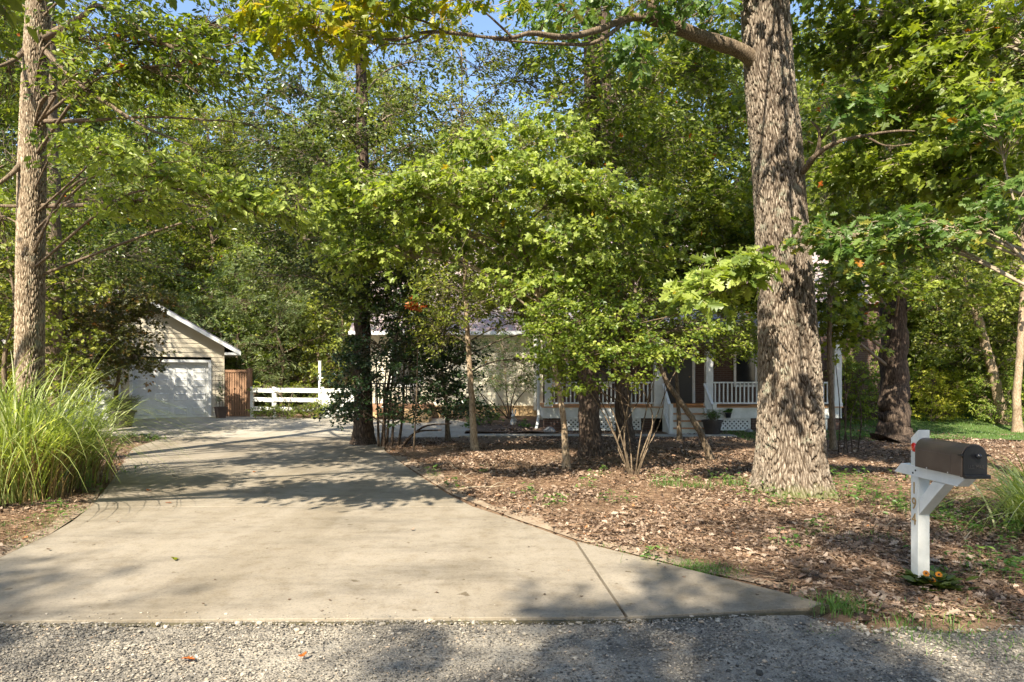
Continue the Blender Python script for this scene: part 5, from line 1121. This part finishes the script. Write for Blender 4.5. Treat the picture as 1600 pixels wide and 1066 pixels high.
T('oak_sapling','low oak bough with big pale lobed leaves right of the massive trunk','tree',[(1650,800),(1640,620),(1625,480),(1610,400),(1600,360)],7.6,.05,.02,
  [(1290,370,8.4,40,14,.35,12),(1345,385,8.2,45,18,.4,18),(1410,370,8.0,50,18,.4,20),(1480,365,7.8,50,18,.4,18),(1550,350,7.7,45,18,.4,16),(1400,350,8.1,40,12,.35,10),(1560,200,7.6,45,22,.4,16),(1590,300,7.5,25,25,.4,10)],
  'oak',.145,9,.34,'oakleaf',bark='bark_mid',twig='twig_pale',seed=42,group=UG,limb_r=.016,tiltr=.45,droop=.4,tbias=.12)
T('woodland_tree','sunlit trunk leaning left among the trees at the far right','tree',[(1570,672),(1560,620),(1545,560),(1528,500),(1512,440),(1500,380),(1480,250),(1470,100)],21.5,.17,.09,
  [(1540,480,21,70,40,1.5,40),(1460,430,21,70,40,1.5,40),(1580,380,21,70,45,1.6,40),(1500,300,21,80,50,1.8,40),(1590,560,21.5,40,40,1.2,26),(1480,540,22,50,35,1.2,30)],'round',.13,20,.8,'mid',bark='bark_pale',seed=43,limb_r=.03)
T('woodland_tree','slim sunlit trunk cut by the right frame edge above the grass clump','tree',[(1590,668),(1589,620),(1593,560),(1598,480),(1600,380),(1605,200)],19.5,.12,.07,
  [(1600,420,19.5,50,60,1.2,30),(1590,250,19.5,60,70,1.4,30)],'round',.13,18,.8,'mid',bark='bark_pale',seed=44,limb_r=.03)
T('thin_tree','slender dark trunk showing just right of the big oak bark','tree',[(1302,720),(1300,650),(1296,560),(1297,450),(1300,330),(1302,200)],14.5,.075,.035,[(1300,450,14.2,40,45,.7,24),(1290,300,14.2,45,50,.8,26),(1310,150,14.4,50,60,.9,30)],'maple',.12,15,.55,'maple',bark='bark_mid',seed=45,group=UG,limb_r=.016)
extra_stems('thicket of thin dark stems right of the big oak, before the white corner post',[[(1310,722),(1312,640),(1305,560)],[(1318,718),(1322,640),(1318,570)],[(1325,720),(1320,640),(1334,580)],[(1290,716),(1284,640),(1290,560)],[(1332,716),(1330,650),(1350,600)],[(1340,712),(1346,650),(1338,600)],[(1278,712),(1276,640),(1270,570)]],13.8,.016)
T('japanese_maple','small olive and reddish tree in front of the left garage door','tree',[(182,668),(180,640),(182,610),(186,580),(180,550),(172,520)],20.8,.09,.035,
  [(140,500,20.4,60,28,1.2,50),(190,520,20.3,45,28,1,44),(110,540,20.4,50,28,1.1,44),(160,560,20.2,55,22,1.1,44),(205,560,20.2,30,25,.8,28),(90,490,20.5,50,30,1.2,36),(140,590,20.2,50,14,1,24),(180,475,20.5,50,22,1.1,36),(225,490,20.4,25,18,.7,16),(215,458,20.2,30,16,.8,26),(250,470,20,22,12,.6,14),(180,445,20.4,40,18,.9,26),(80,580,20.4,40,25,1,28)],
  'maple',.10,20,.6,'olive',bark='bark_mid',twig='twig',seed=46,limb_r=.03,tiltr=.55)
T('low_shrub','rounded low green shrub at the corner of the drive below the dark pot','shrub',[(215,694),(215,690),(215,684)],17.2,.03,.02,[(205,688,17.2,28,8,.5,50),(232,690,17.2,18,7,.4,34)],'round',.045,22,.2,'oakleaf',seed=47,limb_r=.008)
T('vine_shrub','leafy vine sprawling along the foot of the white board fence','shrub',[(450,650),(450,645),(452,630)],24.0,.03,.015,[(420,642,24,25,7,.4,34),(460,640,24,30,9,.4,44),(490,636,24,20,14,.4,40),(415,605,24.8,25,6,.3,14),(470,606,24.9,30,6,.3,16)],'oval',.07,18,.3,'maple',seed=48,limb_r=.01)
e=T('bed_plants','small green perennials in the mulch bed beside the rabbit statue','plants',[(755,662),(755,655),(755,650)],21.3,.01,.006,[(745,655,21.2,14,8,.4,16),(770,652,21.6,14,9,.4,18),(735,662,20.6,10,5,.3,10),(820,664,20.4,12,4,.3,10)],'oval',.07,14,.18,'weed',seed=49,limb_r=.004)
T('red_leafed_sapling','sprig of red-orange leaves hanging beside the tall shaded trunk','sapling',[(646,702),(650,640),(652,570),(654,500)],14.8,.02,.008,[(652,482,14.6,14,6,.2,8)],'maple',.085,12,.25,'redleaf',seed=50,limb_r=.005)
T('sparse_tree','old trunk seen behind the upper part of the left oak','tree',[(84,700),(84,500),(83,300),(80,190),(78,60),(72,-100)],18,.22,.13,[(140,300,17.5,70,50,1.5,40),(40,420,17,60,60,1.5,44),(130,420,17,70,45,1.5,50),(200,400,17.5,70,40,1.5,46),(60,-20,18,160,60,2.4,60),(10,250,17,50,70,1.4,36)],'oval',.12,18,.7,'dark',bark='bark_mid',seed=51,limb_r=.03)

T('hickory_tree','hickory whose boughs overhang the drive from beyond the left frame edge','tree',[(-2750,1015),(-2740,600),(-2720,200),(-2700,-400),(-2690,-1100)],4.0,.24,.12,[],'oval',.13,16,.6,'maple',bark='bark_mid',seed=60,
  world=[((-5.0,4.7,5.05),(1.1,.45,.22),36),((-3.9,4.3,5.1),(.9,.4,.2),24),((-7.6,5.2,5.3),(.8,.6,.3),16),((-7.8,6.0,7.2),(1.4,.9,.5),28),((-6.0,6.0,7.2),(1.3,.8,.5),12),((-9.2,7.8,7.8),(1.5,.9,.5),16),((-7.0,7.9,7.9),(1.4,.9,.5),20),((-5.0,7.2,7.7),(1.2,.8,.5),12),((-4.6,5.4,6.2),(.9,.6,.4),22),((-7.0,9.4,9.4),(1.2,.9,.5),16)])
T('pine_tree','tall pine beyond the left frame edge shading the garage','tree',[(-320,700),(-318,400),(-315,0),(-312,-500)],16.5,.28,.14,[],'dark' if False else 'oval',.13,16,.6,'dark',bark='bark_dark',seed=61,
  world=[((-19.5,17,9.5),(2,1.6,1),24),((-21,14.5,8.5),(2,1.6,1),24),((-16.5,13.8,13.5),(1.8,1.5,1),16)])
# ------------------------------------------------------------------ woodland behind: a few modelled kinds, then copies
def proto(name,label,cat,h,cr,z0,nm,ns,kind,size,per,L,leafm,bark,seed,trunk_r,group,stuffy=False):
    rng=np.random.default_rng(seed)
    e=thing(name,label,cat,(0,0,0),group)
    pts=[np.array([0,0,-.2])]; 
    for k in range(1,6): pts.append(np.array([rng.normal(0,.02*h*k/5),rng.normal(0,.02*h*k/5),h*.92*k/5]))
    path=smooth_path(pts,5); rads=np.linspace(trunk_r,trunk_r*.25,len(path)); t=MB(); t.tube(path,rads*(1+.5*np.exp(-np.arange(len(path))*.8)),12,jit=.03,rng=rng); t.build('trunk',bark,e,smooth=True)
    ms=[]
    for k in range(nm):
        f=(k+.5)/nm; zz=z0+(h-z0)*f; prof=math.sin(math.pi*min(1,(.18+.8*f))**.9)**.6
        a=k*2.399+rng.normal(0,.3); rr=cr*prof*(.35+.6*rng.random())
        ms.append(((rr*math.cos(a),rr*math.sin(a),zz),(cr*.38*(.7+.5*rng.random()),cr*.38*(.7+.5*rng.random()),(h-z0)/nm*1.5+.25),ns))
    lm,tm=MB(),MB(); foliage(lm,tm,ms,path,rads,kind,size,per,L,rng,tiltr=.6,droop=.35,limb_r=.05 if h>8 else .02,tr=.008 if h>8 else .005)
    tm.build('branches',bark,e,smooth=True); lm.build('crown',leafm,e)
    return e
def copy_tree(src,loc,rz,s,label=None,name=None):
    r=src.copy(); COL.objects.link(r); r.location=loc; r.rotation_euler=(0,0,rz); r.scale=(s,s,s)
    if label:r['label']=label
    for ch in src.children:
        c=ch.copy(); COL.objects.link(c); c.parent=r
    return r
GRP='tall trees of the woods behind the house'
tall=[proto('forest_tree','tall leafy tree in the woods behind the house',  'tree',22,4.6,5,32,38,'far',.20,22,1.1,'mid','bark_mid',101,.24,GRP),
      proto('forest_tree','tall leafy tree in the woods behind the house','tree',19,4.2,3,30,36,'far',.18,22,1.0,'maple','bark_mid',102,.2,GRP),
      proto('forest_tree','tall leafy tree in the woods behind the house','tree',24,4.4,8,28,34,'far',.20,20,1.1,'palegreen','bark_pale',103,.22,GRP),
      proto('forest_tree','tall leafy tree in the woods behind the house','tree',20,4.4,2,32,38,'far',.18,22,1.0,'dark','bark_dark',104,.22,GRP)]
SG='undergrowth trees along the woodland edge'
low=[proto('understory_tree','low bushy tree at the woodland edge','small tree',7.5,2.6,.8,18,24,'round',.13,22,.7,'mid','bark_mid',111,.09,SG),
     proto('understory_tree','low bushy tree at the woodland edge','small tree',6.0,2.4,.5,16,24,'round',.12,22,.7,'lime','bark_mid',112,.07,SG),
     proto('understory_tree','low bushy tree at the woodland edge','small tree',6.5,2.5,.6,16,26,'narrow',.17,24,.7,'palegreen','bark_mid',113,.08,SG)]
bush=[proto('bush','leafy bush','bush',2.2,1.2,.25,9,22,'round',.08,24,.4,'yellowshrub','bark_mid',121,.03,'bushes at the back of the lawn'),
      proto('bush','leafy bush','bush',2.6,1.4,.25,9,24,'round',.085,24,.45,'lime','bark_mid',122,.03,'bushes at the back of the lawn')]
def place(src,k,px,Yq,s,label=None):
    x=(px-CX)/F*Yq; z=float(gz(x,Yq)); rz=(k*1.7)%6.28
    if src.get('_used'): o=copy_tree(src,(x,Yq,z),rz,s,label)
    else:
        o=src; src['_used']=1; src.location=(x,Yq,z); src.rotation_euler=(0,0,rz); src.scale=(s,s,s)
        if label: src['label']=label
    return o
# (kind, px, Y, scale)
TALL=[(3,-120,24,.9),(1,-20,22,.8),(0,60,36,1.0),(3,130,38,.95),(1,235,36,1.0),(2,300,46,1.0),(0,330,34,.72),(3,410,38,.88),(1,470,32,.75),(2,540,44,.95),(0,600,36,.85),(3,660,46,.9),(1,720,37,.86),(0,790,40,.82),(2,700,56,.95),(0,850,50,.9),(3,960,38,.95),(1,1010,42,1.1),(0,1090,40,1.1),(3,1170,37,1.05),(2,1230,44,.95),(1,1290,30,.95),(0,1360,30,.8),(3,1440,29,.9),(1,1500,33,1.0),(0,1570,28,.85),(3,1640,26,.85),(1,1720,24,.9),(2,1400,46,1.1),(3,1550,44,1.1),(0,1650,40,1.2),(2,180,52,1.05),(0,20,50,1.2),(1,-100,40,1.2),(3,350,58,1.1),(0,480,60,1.05),(1,860,62,1.0),(3,1060,60,1.2),(0,1250,62,1.2),(1,1380,60,1.2),(3,1500,58,1.2),(2,1620,60,1.3),(2,930,56,1.05),(1,600,60,1.05)]
LOW=[(0,-60,18,1),(0,20,22,1.1),(2,90,27,1),(0,10,15.5,.8),(2,370,29,1.05),(2,440,28,1.0),(1,405,31,1.2),(2,500,29.5,1.0),(0,540,28,.95),(1,300,35,1.4),(0,250,36,1.5),(2,470,34,1.4),(0,350,40,1.6),(1,1330,25,.9),(0,1380,27,1.1),(1,1470,26,.9),(1,1530,25,.8),(0,1600,24,.9),(1,1430,31,1.2),(0,1510,30,1.2),(1,1580,32,1.3),(0,1660,22,1),(1,1350,33,1.4),(0,1450,38,1.5),(1,1540,40,1.5),(0,1620,36,1.5),(0,1300,36,1.5),(2,580,32,1.1),(0,1240,30,1.2),(0,130,34,1.5),(1,50,30,1.2),(0,-40,28,1.3),(0,560,42,1.6),(1,420,44,1.7)]
for k,(t,px,y,s) in enumerate(TALL):
    if px in (930,): lab='pale tall tree whose top shows through the gap above the dark trunks'
    place(tall[t],k,px,y,s)
LK={0:'mid-green bushy tree at the woodland edge',1:'yellow-green bushy tree at the woodland edge',2:'pale narrow-leaved tree behind the board fence and garage'}
TK={0:'tall green tree in the woods behind the house',1:'tall bright green maple-like tree in the woods behind the house',2:'tall pale grey-green tree in the woods, trunk light',3:'tall dark green tree in the woods behind the house'}
for k,(t,px,y,s) in enumerate(LOW): place(low[t],k,px,y,s)
for o in list(bpy.data.objects):
    if o.type=='EMPTY' and o.get('group') in (GRP,SG):
        mt=[c for c in o.children if c.name.startswith('crown')][0].data.materials[0].name
        if o['group']==GRP: o['label']={'woodland_leaf':TK[0],'maple_leaf':TK[1],'pale_willowy_leaf':TK[2],'dark_leaf':TK[3]}[mt]; o['group']=GRP+', '+{'woodland_leaf':'green','maple_leaf':'bright','pale_willowy_leaf':'pale','dark_leaf':'dark'}[mt]
        else: o['label']={'woodland_leaf':LK[0],'lime_leaf':LK[1],'pale_willowy_leaf':LK[2]}[mt]; o['group']=SG+', '+{'woodland_leaf':'green','lime_leaf':'yellow-green','pale_willowy_leaf':'pale'}[mt]
place(bush[0],0,1455,22.5,.75,'golden yellow bush on the lawn right of the dark oak trunk'); place(bush[1],1,1350,22,.85,'pale green bush on the lawn left of the dark oak trunk')
place(bush[0],2,1490,24,.7,'second, smaller golden bush farther right behind the mailbox top'); place(bush[1],3,1555,21.5,.7,'lime bush at the far right behind the leaning sunlit trunk')
place(bush[1],4,1310,23,.9,'leafy bush beside the white corner post of the porch'); place(bush[0],5,1378,24.5,.6,'yellow bush peeping out left of the dark oak base')
for s_ in tall+low+bush:
    if '_used' in s_: pass
for o in bpy.data.objects:
    if '_used' in o: del o['_used']
# far woods: one mass that closes the view
rng=np.random.default_rng(200); n=160000; a=rng.uniform(-1.15,1.15,n); d=rng.uniform(66,95,n); x=d*np.sin(a); y=d*np.cos(a)
hh=17+3*np.sin(x*.13)+2.5*np.sin(x*.31+1)+1.5*np.sin(x*.9); z=hh*rng.random(n)**.8
lm=MB(); az=rng.random(n)*6.283
add_leaves(lm,'far',np.stack([x,y,z],-1),np.stack([np.cos(az),np.sin(az),rng.normal(-.2,.3,n)],-1),np.stack([rng.normal(0,.6,n),rng.normal(0,.6,n),np.ones(n)],-1),.55+.4*rng.random(n),np.clip(rng.normal(.45,.2,n),0,.95))
tag(lm.build('far_woods','mid'),'distant green woods closing the view','woods',kind='stuff')
# trees across the road, behind the viewer: their shade falls on the road and verge
for k,(t,x,y,s) in enumerate([(1,-4.0,-9.2,.72),(3,-10.4,-9.8,.72),(3,-1.2,-9.4,.84),(1,4.5,-7.8,.75),(0,-14,-20,1.0),(1,-7,-18,1.0),(3,-1.5,-19,1.0),(0,3,-17,1.0),(3,8,-10.5,.9),(1,13,-6,.95),(1,-20,-16,1.0)]):
    o=copy_tree(tall[t],(x,y,0),k*1.3,s,'tree across the gravel road, behind the viewer'); o['group']='trees across the road'

# ------------------------------------------------------------------ light, sky, camera
w=bpy.data.worlds.new('World'); SC.world=w; w.use_nodes=True; nt=w.node_tree; nt.nodes.clear()
sky=nt.nodes.new('ShaderNodeTexSky'); sky.sky_type='NISHITA'; sky.sun_disc=False; sky.sun_elevation=EL
sky.sun_rotation=R(180)+AZ; sky.air_density=1.0; sky.dust_density=.8; sky.ozone_density=1.5
bg=nt.nodes.new('ShaderNodeBackground'); bg.inputs['Strength'].default_value=.125; out=nt.nodes.new('ShaderNodeOutputWorld')
nt.links.new(sky.outputs[0],bg.inputs[0]); nt.links.new(bg.outputs[0],out.inputs[0])
sd=bpy.data.lights.new('sun','SUN'); sd.energy=5; sd.angle=R(.53); sd.color=(1,.91,.74); so_=bpy.data.objects.new('sun',sd); COL.objects.link(so_)
sv=Vector((-math.sin(AZ)*math.cos(EL),-math.cos(AZ)*math.cos(EL),math.sin(EL))); so_.rotation_euler=sv.to_track_quat('Z','Y').to_euler(); so_.location=(-5,-10,30)
cd=bpy.data.cameras.new('camera'); cd.sensor_width=36; cd.lens=36*F/1600; cd.shift_y=(HY-533)/1600; cd.clip_end=1000; cd.clip_start=.05
co=bpy.data.objects.new('camera',cd); COL.objects.link(co); co.location=(0,0,H0); co.rotation_euler=(R(90),0,0); SC.camera=co
SC.view_settings.view_transform='Standard'; SC.view_settings.look='None'; SC.view_settings.exposure=1.42; SC.view_settings.gamma=1
c=SC.cycles; c.max_bounces=5; c.diffuse_bounces=3; c.glossy_bounces=1; c.transmission_bounces=3; c.use_denoising=True; c.denoising_prefilter='ACCURATE'; c.sample_clamp_indirect=4
try: c.denoiser='OPENIMAGEDENOISE'
except Exception: pass
